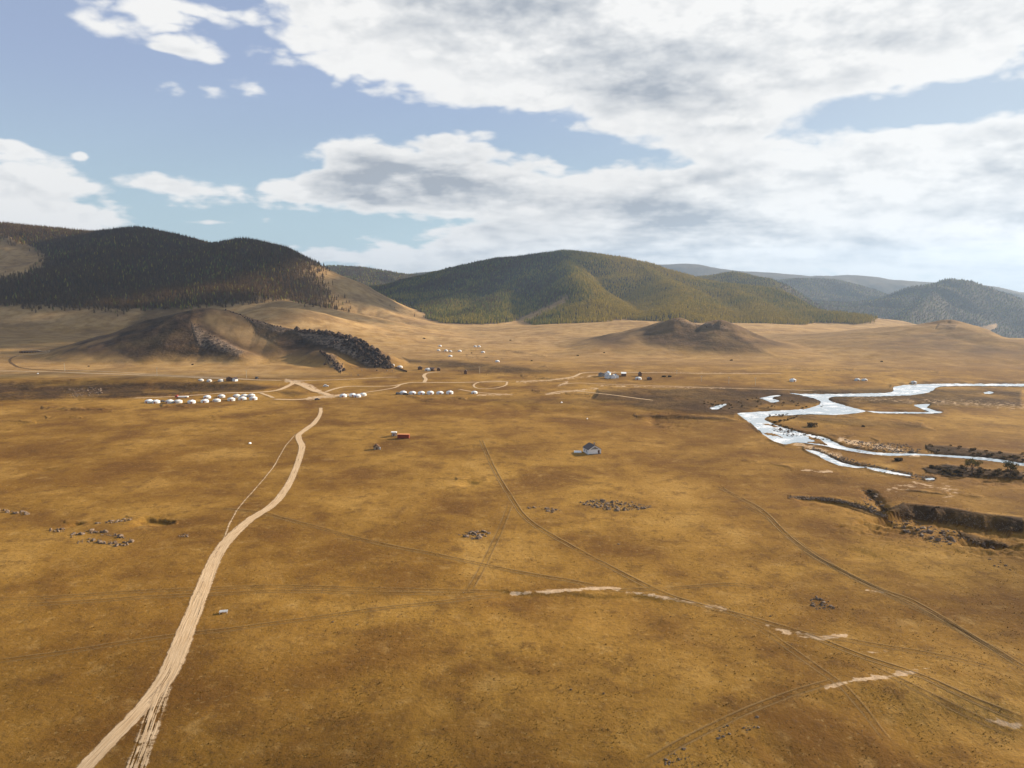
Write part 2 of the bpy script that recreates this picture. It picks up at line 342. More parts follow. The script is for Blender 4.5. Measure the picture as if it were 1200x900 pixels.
def landform(x, y, want_id=False):
    shp = x.shape; x = x.ravel(); y = y.ravel()
    B = base_level(x, y)
    rel = np.zeros(x.shape); fid = np.full(x.shape, -1, np.int32)
    wx = x + 40 * fbm(x / 300, y / 300, 3, seed=1); wy = y + 40 * fbm(x / 300, y / 300, 3, seed=2)
    for k, nm in enumerate(NAMES):
        f = FEATS[nm]; mw = f['W'].max() + 60
        m = np.where((x > f['X'].min() - mw) & (x < f['X'].max() + mw) & (y > f['Y'].min() - mw) & (y < f['Y'].max() + mw))[0]
        if not len(m): continue
        xx, yy = (x[m], y[m])
        n1 = fbm(xx / (f['sl'] * 1.3), yy / (f['sl'] * 1.3), 3, seed=3 + k)
        r = fbm(xx / f['sl'], yy / f['sl'], 5, 0.48, seed=30 + k, ridged=True) - 0.15
        h = np.zeros(len(m))
        X_, Y_, W_, A_ = f['X'], f['Y'], f['W'], f['A']
        for i in range(len(X_) - 1):
            ddx, ddy = X_[i + 1] - X_[i], Y_[i + 1] - Y_[i]
            t = np.clip(((xx - X_[i]) * ddx + (yy - Y_[i]) * ddy) / (ddx * ddx + ddy * ddy), 0, 1)
            w = W_[i] + t * (W_[i + 1] - W_[i])
            u = np.hypot(xx - X_[i] - t * ddx, yy - Y_[i] - t * ddy) / w
            g = u < 1.45
            if not g.any(): continue
            u = u[g]; um = np.clip(u * 5, 0, 1)
            u = u * (1 + (0.13 if f.get('lin') else 0.30) * n1[g] * um)
            A = A_[i] + t[g] * (A_[i + 1] - A_[i])
            v = A * ((prof_lin if f.get('lin') else prof)(u) + f['sp'] * r[g] * um * np.clip(1 - u * 1.1, 0, 1) ** 1.5) * sstep(1.0 - u, 0.0, 0.10)
            h[g] = np.maximum(h[g], v)
        a = rel[m]
        fid[m] = np.where((h > a) & (h > 4), k, fid[m])
        kk = np.clip(np.minimum(a, h), 0.001, f['k'])
        hh = np.clip(kk - np.abs(a - h), 0, None) / kk
        rel[m] = np.maximum(a, h) + hh * hh * kk / 4
    far = sstep(np.hypot(x, y), 900, 2500)
    # rolling of the plain
    und = 1.5 * fbm(x / 210, y / 210, 4, 0.5, seed=5) + 0.5 * fbm(x / 45, y / 60, 4, 0.55, seed=6)
    und += 0.10 * fbm(x / 9, y / 12, 3, 0.6, seed=7) * (1 - sstep(np.hypot(x, y), 300, 700))
    und = und * (1 + 0.6 * sstep(y, 600, 1300)) + far * 6 * fbm(x / 500, y / 500, 4, seed=8)
    z = B + rel + und
    for X, Y, dep, wf, wn in CUTW:
        mw = max(wf, wn) * 2.6
        m = np.where((x > X.min() - mw) & (x < X.max() + mw) & (y > Y.min() - mw) & (y < Y.max() + mw))[0]
        if not len(m): continue
        d, t, s = seg_near(x[m], y[m], X, Y, np.ones(len(X)))
        n = np.clip(1 + 0.9 * fbm(x[m] / 9, y[m] / 9, 4, .6, seed=11), .6, 1.8)
        w = np.where(s > 0, wf, wn) * n          # s>0: beyond the line, steep side
        e = np.minimum(t, len(X) - 1 - t); e = sstep(e, 0.0, 0.5)
        z[m] -= dep * np.exp(-(d / w) ** 2) * e * (1 + .25 * fbm(x[m] / 5, y[m] / 5, 4, .6, seed=13))
    for X, Y, hh, w, run in BANKW:
        mw = run * 1.5 + w
        m = np.where((x > X.min() - mw) & (x < X.max() + mw) & (y > Y.min() - mw) & (y < Y.max() + mw))[0]
        if not len(m): continue
        d, t, s = seg_near(x[m], y[m], X, Y, np.ones(len(X)))
        sd = -d * s                               # positive on the viewer's side
        e = sstep(np.minimum(t, len(X) - 1 - t), 0.0, 0.6)
        z[m] -= hh * sstep(sd + 6 * fbm(x[m] / 30, y[m] / 30, 3, seed=12), 0, w) * (1 - sstep(sd, w, run)) * e
    # craggy ground on the rocky hill
    z0 = z
    px, py = project(x, y, z)
    D = y
    crag = ((px > 325) & (px < 470) & (py < 440) & (D < 1250) & (D > 900))
    if want_id: return z.reshape(shp), fid.reshape(shp), rel.reshape(shp)
    return z.reshape(shp)

# ------------------------------------------------------------------ the terrain grid (rows by distance, columns by bearing)
def Dflat(py):
    x, y, z = ray(600, py); return -CAM_H / z * y
rows = list(np.geomspace(2, Dflat(912), 22)[:-1])
py = 912.0
while Dflat(py) < 950: rows.append(Dflat(py)); py -= 0.9
D = 950.0
while D < 11000: rows.append(D); D += 4.2 * (D / 950) ** 1.2
ROWS = np.array(rows, float)
cols = list(np.linspace(-0.95, -0.70, 14)[:-1]) + list(np.linspace(-0.70, 0.70, 1000)) + list(np.linspace(0.70, 0.95, 14)[1:])
COLS = np.array(cols, float)
AA, DD = np.meshgrid(COLS, ROWS)
GXX = AA * DD; GYY = DD
GZ, GID, GREL = landform(GXX, GYY, True)
WATER_Z = -1.0
RIVER = [
 ([(925,460.6),(945,461.6),(975,461.8),(1010,461),(1040,460.3),(1047,457.5),(1046,454),(1058,451.5),(1080,450.2),(1120,449.6),(1230,450.2),(1230,452.6),(1150,452.3),(1110,452.4),(1097,454),(1094,457.5),(1083,461),(1062,463.3),(1030,464.4),(1000,464.6),(978,464.8),(971,467),(974,470.5),(985,473.5),(998,477.5),(1014,481.8),(1000,484.5),(976,486.2),(950,485.4),(925,486.5),(903,487.5),(896,491.5),(906,496.5),(920,501.5),(943,508),(967,513),(987,522.5),(1007,527),(1033,530.6),(1077,531.6),(1117,533.8),(1160,536.8),(1200,543),(1240,549),(1240,552),(1200,546),(1160,540),(1117,536),(1077,533.6),(1040,534),(1013,531.3),(987,527),(960,521.5),(933,518.5),(920,520.8),(906,516.5),(893,508),(883,498.5),(872,490.5),(864,484.5),(880,483),(905,481.5),(940,479.5),(957,475.5),(962,471.5),(956,467.5),(942,464)], 'silvery braided river winding across the right of the plain'),
 ([(1014,481.5),(1040,482.6),(1070,482.8),(1088,482.6),(1078,478.5),(1071,475),(1076,473.8),(1090,473.6),(1086,477),(1094,480.5),(1104,483),(1098,484.4),(1060,484.4),(1030,484)], 'thin side arm of the river right of the bend'),
 ([(944,526.5),(958,529),(969,533.5),(983,540.5),(998,545),(1015,547.6),(1005,548.6),(983,545.5),(968,539.5),(957,533),(948,529.5)], 'narrow side channel below the main river'),
 ([(890,466.5),(905,463.8),(915,463.3),(905,466.5),(913,470),(905,471.6),(897,469)], 'small shallow pool above the river bend'),
 ([(831,478),(838,475.5),(846,473.6),(852,473.4),(848,476),(842,479.4),(834,479.6)], 'small pool at the left end of the river flat'),
 ([(1153,460),(1158,458.6),(1164,459.6),(1161,461.4),(1155,461.4)], 'small pool right of the upper river arm'),
 ([(1084,560.5),(1092,560),(1096,561.5),(1090,563),(1085,562.6)], 'small pool at the end of the side channel'),
 ([(1010,546.5),(1030,549),(1050,553.5),(1068,557),(1066,558.4),(1045,555.6),(1025,551.5)], 'trickle continuing the narrow side channel'),
]
NR, NC = GZ.shape
def inpoly(px, py, poly):
    inside = np.zeros(px.shape, bool); n = len(poly)
    xs = [p[0] for p in poly]; ys = [p[1] for p in poly]
    bb = (px >= min(xs)) & (px <= max(xs)) & (py >= min(ys)) & (py <= max(ys))
    idx = np.where(bb)
    qx, qy = px[idx], py[idx]; ins = np.zeros(qx.shape, bool)
    for i in range(n):
        x1, y1 = poly[i]; x2, y2 = poly[(i + 1) % n]
        if y1 == y2: continue
        c = ((y1 > qy) != (y2 > qy)) & (qx < (x2 - x1) * (qy - y1) / (y2 - y1) + x1)
        ins ^= c
    inside[idx] = ins
    return inside
def edge_dist(px, py, line):
    """screen-free helper: distance in photo pixels to a polyline, used only to place land cover and painted shade"""
    best = np.full(px.shape, 1e9)
    for (x1, y1), (x2, y2) in zip(line[:-1], line[1:]):
        dx, dy = x2 - x1, y2 - y1; t = np.clip(((px - x1) * dx + (py - y1) * dy) / (dx * dx + dy * dy + 1e-9), 0, 1)
        best = np.minimum(best, np.hypot(px - x1 - t * dx, py - y1 - t * dy))
    return best
def river_carve():
    px, py = project(GXX, GYY, GZ)
    zone = sstep(px, 760, 880) * sstep(py, 440, 452) * (1 - sstep(py, 545, 580)) * (GYY < 1300)
    wz = WATER_Z + 0.75 + 0.25 * fbm(GXX / 30, GYY / 45, 4, seed=70)
    lo = np.where(zone > 0, GZ * (1 - zone) + wz * zone, GZ)
    x_, y_, z_ = ray(px, py)
    k = (WATER_Z - CAM_H) / np.where(np.abs(z_) < 1e-6, -1e-6, z_)
    m = np.zeros(px.shape, bool); qx, qy = project(GXX, GYY, np.full(GXX.shape, WATER_Z))
    near = (px > 700) & (py > 440) & (py < 580) & (GYY < 1300)
    d = np.full(px.shape, 99.0); ii = np.where(near)
    for poly, lb in RIVER:
        dd = edge_dist(qx[ii], qy[ii], poly + [poly[0]]); dd = np.where(inpoly(qx[ii], qy[ii], poly), -dd, dd)
        d[ii] = np.minimum(d[ii], dd)
    global RIVER_D
    RIVER_D = d
    isl = sstep(fbm(GXX / 16, GYY / 34, 3, .55, seed=71), .20, .30) * (qy > 486) * (qy < 530) * sstep(-d, .5, 1.5)
    return np.where(near, lo - 1.3 * (1 - sstep(d, -0.3, 1.6)) * (1 - .62 * isl), GZ)
def ground_z(x, y):
    """height of the terrain mesh at points (bilinear in the grid)"""
    x = np.asarray(x, float); y = np.asarray(y, float)
    a = x / y
    i = np.clip(np.searchsorted(ROWS, y) - 1, 0, NR - 2); j = np.clip(np.searchsorted(COLS, a) - 1, 0, NC - 2)
    fi = np.clip((y - ROWS[i]) / (ROWS[i + 1] - ROWS[i]), 0, 1); fj = np.clip((a - COLS[j]) / (COLS[j + 1] - COLS[j]), 0, 1)
    return (GZ[i, j] * (1 - fi) + GZ[i + 1, j] * fi) * (1 - fj) + (GZ[i, j + 1] * (1 - fi) + GZ[i + 1, j + 1] * fi) * fj
GZ = river_carve()
def hit(px, py, dmin=100, dmax=6000):
    """where the line of sight through a photo pixel first meets the terrain"""
    px = np.atleast_1d(np.asarray(px, float)); py = np.atleast_1d(np.asarray(py, float))
    rx, ry, rz = ray(px, py)
    Ds = ROWS[(ROWS >= dmin) & (ROWS <= dmax)]
    ok = np.zeros(px.shape, bool); out = np.full(px.shape, Ds[-1])
    prevd = None; prev = None
    kx = rx / ry; kz = rz / ry
    for Dv in Ds:
        g = ground_z(kx * Dv, np.full(px.shape, Dv)); r = CAM_H + kz * Dv; df = r - g
        if prev is not None:
            n = (df <= 0) & ~ok
            tt = prev / np.maximum(prev - df, 1e-6)
            out = np.where(n, prevd + tt * (Dv - prevd), out); ok |= n
        prev = np.where(df > 0, df, 1e-3); prevd = Dv
        if ok.all(): break
    return kx * out, out, ground_z(kx * out, out), ok
def spot(px, py, **k):
    x, y, z, ok = hit([px], [py], **k); return float(x[0]), float(y[0]), float(z[0])
print('terrain', NR, NC, time.time() - T_START)

PX, PY = project(GXX, GYY, GZ)
fam = np.array([n.split('.')[0] for n in NAMES] + ['none'])
FAM = fam[GID]
# ---- where forest stands
wob = 5 * fbm(GXX / 120, GYY / 120, 3, seed=20); wpx = PX + 1.6 * wob; wpy = PY + 0.5 * wob
left_forest = [(-200,200),(-200,362),(0,357),(40,360),(100,361),(200,361),(260,358),(296,353),(318,349),(345,353),(375,360),(396,363),(392,354),(375,341),(364,329),(358,318),(362,300),(362,200)]
bare_left = [(-50,268),(0,276),(20,282),(45,292),(60,303),(52,312),(40,322),(0,330),(-50,330)]
F_left = inpoly(wpx, wpy, left_forest) & np.isin(FAM, ['hill_forest']) & (GYY > 1600)
F_left &= ~(inpoly(wpx, wpy, bare_left))
centre_forest = [(430,300),(430,368),(455,368),(480,375),(520,386),(548,391),(566,389),(585,383),(615,370),(640,357),(664,346),(672,350),(655,360),(635,370),(615,382),(602,387),(640,384),(700,378),(735,374),(790,379),(850,379),(900,384),(930,390),(960,390),(985,387),(1008,381),(1020,376),(1020,250),(430,250)]
F_cent = inpoly(wpx, wpy, centre_forest) & np.isin(FAM, ['hill_centre', 'hill_behind']) & (GYY > 1850)
F_far = np.isin(FAM, ['hill_far_left', 'hill_far_right', 'hill_blue', 'hill_far_plateau', 'hill_behind']) & (fbm(GXX / 500, GYY / 500, 4, seed=21) > -0.55) & (GREL > 12)
F_far |= (GYY > 2400) & (PX > 400) & (PX < 560) & (fbm(GXX / 300, GYY / 300, 3, seed=22) > -0.25)
F_far &= ~inpoly(PX, PY, [(1143,388),(1153,382),(1168,379),(1169,384),(1156,391)])
def soft(mask, ri, rj):
    c = np.cumsum(np.cumsum(np.pad(mask.astype(np.float32), ((ri + 1, ri), (rj + 1, rj)), mode='edge'), 0), 1)
    n_, k_ = 2 * ri + 1, 2 * rj + 1
    return (c[n_:, k_:] - c[:-n_, k_:] - c[n_:, :-k_] + c[:-n_, :-k_]) / (n_ * k_)
S_left = soft(F_left, 4, 8); S_left = np.where(PX > 300, soft(F_left, 6, 22), S_left)
S_cent = soft(F_cent, 3, 6)
S_left *= np.isin(FAM, ['hill_forest']); S_cent *= np.isin(FAM, ['hill_centre', 'hill_behind', 'hill_saddle'])
m_forest = np.clip(np.maximum(np.maximum(S_left, S_cent), F_far), 0, 1).astype(np.float32)

# ---- land cover, and some slope light and shade, painted where it lies
def blob(lines, r):
    m = np.zeros(PX.shape, np.float32)
    for ln in lines:
        xs = [p[0] for p in ln]; ys = [p[1] for p in ln]
        idx = np.where((PX > min(xs) - 3 * r) & (PX < max(xs) + 3 * r) & (PY > min(ys) - 3 * r) & (PY < max(ys) + 3 * r) & (GYY < 1800))
        d = edge_dist(PX[idx] + 2.5 * fbm(GXX[idx] / 7, GYY[idx] / 9, 3, .6, seed=80), PY[idx] + 1.3 * fbm(GXX[idx] / 6, GYY[idx] / 8, 3, .6, seed=81), ln)
        m[idx] = np.maximum(m[idx], np.clip(1 - d / r, 0, 1))
    return m
WPX = PX + 5 * fbm(GXX / 9, GYY / 14, 4, .6, seed=27); WPY = PY + 1.8 * fbm(GXX / 8, GYY / 12, 4, .6, seed=28)
def area(poly, soft=3.0):
    idx = inpoly(WPX, WPY, poly) & (GYY < 2300)
    m = np.zeros(PX.shape, np.float32); ii = np.where(idx)
    m[ii] = np.clip(edge_dist(PX[ii], PY[ii], poly + [poly[0]]) / soft, 0, 1)
    return m
# dark damp or heath soil, plus hill and ravine shade put into the colour
m_dark = np.zeros(PX.shape, np.float32)
for poly, s, v in [
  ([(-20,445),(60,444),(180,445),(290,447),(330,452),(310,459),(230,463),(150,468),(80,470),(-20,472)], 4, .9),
  ([(700,455),(840,450),(900,452),(1000,452),(1200,455),(1200,478),(1100,480),(1070,478),(900,476),(860,490),(760,482),(690,470)], 5, .78),
  ([(880,478),(900,474),(960,485),(1080,495),(1100,505),(1000,500),(930,492),(915,487)], 4, .6),
  ([(470,418),(540,421),(620,428),(690,436),(600,440),(540,436),(480,426)], 4, .8),
  ([(740,485),(790,484),(850,487),(870,494),(800,492),(745,490)], 3, .9),
  ([(1083,520),(1110,521),(1150,526),(1200,531),(1200,545),(1150,538),(1100,533),(1085,527)], 2, .9),
  ([(1080,548),(1110,543),(1150,548),(1200,552),(1200,562),(1150,561),(1110,559),(1085,554)], 2, 1.),
  ([(1035,597),(1060,588),(1110,593),(1150,600),(1200,605),(1200,624),(1170,624),(1110,614),(1060,608)], 2, 1.),  # shadowed ravine wall, its shade put into the colour
  ([(925,579),(980,582),(1010,590),(1040,602),(1040,610),(1000,598),(960,586),(925,584)], 2, .8),
  ([(1120,620),(1150,628),(1180,636),(1185,643),(1150,640),(1125,628)], 2, .9),
  ([(200,330),(120,404),(160,424),(300,424),(262,402),(240,392),(228,382),(235,366)], 8, .72),  # rocky hill's left flank: dark soil with shade painted in
  ([(290,373),(340,385),(400,392),(430,404),(458,432),(430,432),(390,412),(330,408),(300,392)], 3, .8),
  ([(740,392),(800,378),(830,384),(843,378),(880,398),(912,418),(860,416),(790,411),(770,404)], 5, .5),  # pointed hill's shaded face darkened in the colour
  ([(560,463),(760,466),(850,474),(700,478),(600,474),(540,470)], 4, .35),
  ([(320,458),(345,456),(375,462),(345,466)], 3, .5),
]:
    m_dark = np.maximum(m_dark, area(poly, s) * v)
SN_ = fbm(GXX / 14, GYY / 20, 3, .6, seed=82)
for ln_, r_, v_ in [([(515,427),(560,429),(605,434)], 1.8, .8), ([(548,417),(590,421)], 1.4, .6), ([(612,440),(650,444),(665,443)], 1.5, .8), ([(690,470),(725,472)], 1.5, .7),
  ([(715,455),(770,459)], 1.6, .7), ([(750,467),(800,470),(830,472)], 1.6, .7), ([(50,478),(130,480)], 1.6, .7), ([(190,475),(245,477)], 1.5, .6), ([(55,489),(95,489)], 1.3, .6), ([(478,463),(500,469),(545,467)], 1.8, .6),
  ([(625,458),(680,462),(700,463)], 1.5, .7), ([(870,538),(930,547)], 1.6, .5), ([(150,607),(205,612)], 2.4, .8), ([(78,612),(105,611)], 2, .7), ([(535,561),(570,563)], 2, .5), ([(1045,572),(1100,577),(1150,582)], 1.5, .8),
  ([(905,430),(960,434),(1000,433)], 2, .5), ([(1040,432),(1100,436)], 2, .4), ([(530,409),(600,411),(640,418)], 1.3, .5), ([(585,432),(640,430)], 1.5, .6), ([(0,492),(40,495)], 1.6, .5), ([(250,490),(330,486)], 1.8, .4),
  ([(930,485),(1010,490),(1080,497)], 1.8, .6), ([(965,510),(1010,512),(1030,516)], 1.6, .9), ([(1085,470),(1180,473)], 1.5, .5), ([(940,472),(900,474)], 1.6, .6)]:
    m_dark = np.maximum(m_dark, blob([ln_], r_ * 1.6) * v_ * .75 * np.clip(.5 + 2.2 * SN_, 0, 1))
m_dark = np.maximum(m_dark, (.45 * (1 - sstep(RIVER_D, .5, 5.0)) * np.clip(.6 + 2.5 * fbm(GXX / 25, GYY / 25, 3, seed=26), 0, 1)).astype(np.float32))
m_dark *= np.clip(0.95 + 1.0 * fbm(GXX / 35, GYY / 60, 4, seed=23), 0, 1).astype(np.float32)
# pale sandy or trodden ground
m_sand = np.zeros(PX.shape, np.float32)
for ln, r, v in [
  ([(600,696),(650,693),(700,689),(728,690)], 3.0, 1.), ([(735,694),(780,700),(822,709),(850,714)], 3.6, .8),
  ([(900,733),(925,742)], 4, .7), ([(935,742),(960,748),(990,745)], 4.5, .9),
  ([(970,805),(1000,797),(1040,792),(1085,783)], 5, .85), ([(1015,692),(1035,694)], 3, .7), ([(1150,842),(1190,850)], 6, .6),
  ([(1005,768),(1040,764)], 6, .35),
  ([(335,446),(350,448),(365,453),(378,461),(388,465)], 3.2, 1.), ([(360,467),(395,464),(410,463)], 3, .9),
  ([(605,448),(640,446),(690,441),(720,436)], 1.8, .6), ([(640,462),(665,459),(700,455)], 2.0, .7), ([(655,452),(665,448)], 2.5, .7),
  ([(700,452),(850,455)], 1.6, .5), ([(760,436),(900,438)], 2, .3), ([(560,463),(600,462)], 2, .6),
  ([(1040,574),(1080,566),(1120,575),(1110,583)], 8, .35), ([(985,515),(1040,525),(1075,534)], 5, .8), ([(920,517),(950,524),(985,535)], 5, .6),
  ([(940,551),(975,553)], 2, .8), ([(1085,470),(1200,476)], 8, .35), ([(1000,466),(1070,470)], 6, .3),
]:
    m_sand = np.maximum(m_sand, blob([ln], r) * v)
sn = fbm(GXX / 6, GYY / 9, 4, 0.6, seed=24)
m_sand = np.clip(m_sand * (1.1 + 1.6 * sn), 0, 1).astype(np.float32)
# pale bare upper slopes, plus far flats brightened in the colour as sunlit
m_pale = np.zeros(PX.shape, np.float32)
m_pale = (sstep(GREL, 3, 25) * (GYY < 3500) * 0.8).astype(np.float32)
m_pale = np.maximum(m_pale, (sstep(GYY, 800, 1150) * (0.55 + .25 * sstep(GYY, 1100, 1500)) * sstep(PX, 330, 460)).astype(np.float32))
m_pale = np.maximum(m_pale, (sstep(GYY, 810, 860) * .55 * (1 - sstep(PX, 300, 460))).astype(np.float32))
m_rock = np.zeros(PX.shape, np.float32)
for poly, s, v in [
  ([(335,384),(400,392),(432,404),(460,432),(430,430),(395,410),(360,400)], 2, 1.),
  ([(378,412),(392,416),(404,430),(400,438),(385,428)], 1.5, 1.),
  ([(222,376),(235,384),(290,412),(280,418),(232,408),(225,390)], 3, .8),
  ([(285,371),(340,384),(330,392),(300,384)], 2, .6),
  ([(790,374),(812,377),(843,378),(860,388),(840,386),(800,382)], 2, .5),
  ([(1100,378),(1125,380),(1120,386),(1095,386)], 2, .5)]:
    m_rock = np.maximum(m_rock, area(poly, s) * v)
# knoll brown: darker soil plus slope shade put into the colour
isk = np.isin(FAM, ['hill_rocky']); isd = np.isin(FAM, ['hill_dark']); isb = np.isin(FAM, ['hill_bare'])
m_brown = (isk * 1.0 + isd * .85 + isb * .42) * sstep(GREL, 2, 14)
m_brown = np.maximum(m_brown, .7 * area([(975,409),(1010,400),(1060,391),(1095,383),(1112,374),(1126,380),(1145,390),(1170,400),(1205,412),(1205,424),(1150,421),(1090,417),(1030,413)], 8))  # shaded body of the bare cone painted as a soft brown patch
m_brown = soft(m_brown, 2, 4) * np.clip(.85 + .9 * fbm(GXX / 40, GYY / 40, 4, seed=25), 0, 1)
lit_bowl = area([(240,362),(285,372),(330,386),(330,408),(290,410),(262,398),(235,380)], 8)  # sunlit bowl left paler: slope light put into the colour
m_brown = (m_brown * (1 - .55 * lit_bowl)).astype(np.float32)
#@@MASKEND

# ------------------------------------------------------------------ materials
def material(name):
    m = bpy.data.materials.new(name); m.use_nodes = True
    t = NT(m.node_tree); t.n.clear()
    out = t.new('ShaderNodeOutputMaterial')
    return m, t, out
def principled(t, out, color, rough=0.9, spec=0.2, bump=None, dist=1.0, strength=0.5, metal=0.0):
    b = t.new('ShaderNodeBsdfPrincipled')
    t.put(b.inputs['Base Color'], color); t.put(b.inputs['Roughness'], rough)
    b.inputs['Specular IOR Level'].default_value = spec; b.inputs['Metallic'].default_value = metal
    if bump is not None:
        bn = t.new('ShaderNodeBump'); t.put(bn.inputs['Height'], bump); bn.inputs['Distance'].default_value = dist; bn.inputs['Strength'].default_value = strength
        t.l.new(bn.outputs[0], b.inputs['Normal'])
    t.l.new(b.outputs[0], out.inputs[0]); return b
# shared colour of the steppe, so that road edges can fade into it
grp = bpy.data.node_groups.new('steppe_colour', 'ShaderNodeTree')
grp.interface.new_socket('Color', in_out='OUTPUT', socket_type='NodeSocketColor')
grp.interface.new_socket('Height', in_out='OUTPUT', socket_type='NodeSocketFloat')
G = NT(grp)
go = G.new('NodeGroupOutput')
geo = G.new('ShaderNodeNewGeometry'); P = geo.outputs['Position']
Pf = G.vmath('MULTIPLY', P, (1, 1, 0.0))
nA = G.noise(Pf, 1 / 260, 5, 0.55, 0.3)
nB = G.noise(Pf, 1 / 48, 6, 0.6, 0.4)
nC = G.noise(Pf, 1 / 9.0, 6, 0.65)
nD = G.noise(Pf, 1 / 1.6, 4, 0.7)
nE = G.noise(G.vmath('MULTIPLY', P, (1, 1.0, 0)), 1 / 0.45, 3, 0.7)
c = G.mix(G.mapr(nA, .38, .62), (0.188, 0.092, 0.016), (0.300, 0.162, 0.032))
c = G.mix(G.math('MULTIPLY', G.mapr(nB, .44, .66), 0.9), c, (0.125, 0.056, 0.012))
c = G.mix(G.math('MULTIPLY', G.mapr(nB, .47, .28), 0.65), c, (0.39, 0.222, 0.056))
c = G.mix(G.math('MULTIPLY', G.mapr(nC, .50, .68), 0.7), c, (0.115, 0.056, 0.015))
c = G.mix(G.math('MULTIPLY', G.mapr(nC, .46, .26), 0.40), c, (0.42, 0.26, 0.09))
c = G.mix(G.math('MULTIPLY', G.mapr(nD, .52, .70), 0.7), c, (0.12, 0.062, 0.020))
c = G.mix(G.math('MULTIPLY', G.mapr(nD, .44, .28), 0.35), c, (0.48, 0.32, 0.13))
c = G.mix(G.math('MULTIPLY', G.mapr(nE, .57, .75), 0.5), c, (0.10, 0.052, 0.018))
G.l.new(c, go.inputs[0])
hh = G.math('ADD', G.math('MULTIPLY', nC, 0.8), G.math('ADD', G.math('MULTIPLY', nD, 0.35), G.math('MULTIPLY', nE, 0.10)))
G.l.new(hh, go.inputs[1])

m_ground, t, out = material('steppe_ground')
gn = t.new('ShaderNodeGroup'); gn.node_tree = grp
at1 = t.new('ShaderNodeAttribute', attribute_name='cover'); s1 = t.sep(at1.outputs['Vector'])
at2 = t.new('ShaderNodeAttribute', attribute_name='cover2'); s2 = t.sep(at2.outputs['Vector'])
forest, dark, sand = s1[0], s1[1], s1[2]
pale, rock = s2[0], s2[1]
gp = t.new('ShaderNodeNewGeometry').outputs['Position']
n20 = t.noise(gp, 1 / 22, 5, 0.6)
n4 = t.noise(gp, 1 / 4.0, 5, 0.65)
n90 = t.noise(gp, 1 / 110, 5, 0.6)
streak = t.noise(t.vmath('MULTIPLY', gp, (1, 1, 6)), 1 / 60, 5, 0.6)
col = gn.outputs[0]
palec = t.mix(t.mapr(n20, .35, .68), (0.50, 0.325, 0.150), (0.315, 0.188, 0.075))
palec = t.mix(t.math('MULTIPLY', t.mapr(n90, .48, .68), .55), palec, (0.145, 0.088, 0.05))
col = t.mix(t.math('MULTIPLY', pale, 0.85), col, palec)
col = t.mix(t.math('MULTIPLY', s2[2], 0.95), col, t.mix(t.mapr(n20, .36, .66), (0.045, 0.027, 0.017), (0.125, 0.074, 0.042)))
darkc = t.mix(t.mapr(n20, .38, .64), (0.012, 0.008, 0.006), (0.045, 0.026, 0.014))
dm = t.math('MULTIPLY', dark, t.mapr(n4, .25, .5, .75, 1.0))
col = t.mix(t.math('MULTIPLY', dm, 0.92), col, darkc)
rockc = t.mix(t.mapr(n4, .36, .66), (0.060, 0.042, 0.033), (0.30, 0.215, 0.145))
col = t.mix(t.math('MULTIPLY', rock, t.mapr(n20, .35, .6, .4, 1.0)), col, rockc)
sandc = t.mix(t.mapr(n4, .35, .7), (0.54, 0.385, 0.24), (0.40, 0.26, 0.14))
nst = t.noise(t.vmath('MULTIPLY', gp, (.35, 1, 1)), 1 / 1.6, 5, .7)
sm = t.mapr(t.math('ADD', sand, t.math('ADD', t.math('MULTIPLY', t.math('SUBTRACT', n4, .5), 2.2), t.math('MULTIPLY', t.math('SUBTRACT', nst, .5), 2.6))), .38, .72)
sm = t.math('MULTIPLY', sm, t.mapr(sand, 0.02, 0.25))
col = t.mix(sm, col, sandc)
forc = t.mix(t.mapr(n4, .4, .65), (0.034, 0.028, 0.014), (0.070, 0.052, 0.024))
col = t.mix(t.math('MULTIPLY', forest, 0.9), col, forc)
bmp = t.math('ADD', gn.outputs[1], t.math('MULTIPLY', t.math('ADD', rock, dark), t.math('ADD', t.math('MULTIPLY', n20, 6), t.math('MULTIPLY', n4, 2.2))))
bmp = t.math('ADD', bmp, t.math('MULTIPLY', pale, t.math('MULTIPLY', n20, 3.0)))
principled(t, out, col, 0.95, 0.05, bmp, 1.0, 0.75)

# ------------------------------------------------------------------ build terrain meshes
def mesh_from(name, verts, quads, mat, smooth=True):
    me = bpy.data.meshes.new(name)
    me.vertices.add(len(verts)); me.vertices.foreach_set('co', np.asarray(verts, np.float32).ravel())
    n = len(quads); k = quads.shape[1]
    me.loops.add(n * k); me.loops.foreach_set('vertex_index', quads.astype(np.int32).ravel())
    me.polygons.add(n); me.polygons.foreach_set('loop_start', np.arange(n, dtype=np.int32) * k)
    me.polygons.foreach_set('loop_total', np.full(n, k, np.int32)) if False else None
    me.update(calc_edges=True)
    if smooth: me.polygons.foreach_set('use_smooth', np.ones(n, bool))
    if mat: me.materials.append(mat)
    ob = bpy.data.objects.new(name, me); COL.objects.link(ob)
    return ob
def set_attr(me, name, arr3):
    a = me.attributes.new(name, 'FLOAT_VECTOR', 'POINT'); a.data.foreach_set('vector', np.asarray(arr3, np.float32).ravel())
V = np.stack([GXX, GYY, GZ], -1).reshape(-1, 3)
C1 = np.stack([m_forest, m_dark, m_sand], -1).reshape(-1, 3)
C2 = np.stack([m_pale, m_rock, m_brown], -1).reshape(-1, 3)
idx = np.arange(NR * NC).reshape(NR, NC)
Q = np.stack([idx[:-1, :-1], idx[:-1, 1:], idx[1:, 1:], idx[1:, :-1]], -1).reshape(-1, 4)
qfam = FAM[:-1, :-1].ravel()
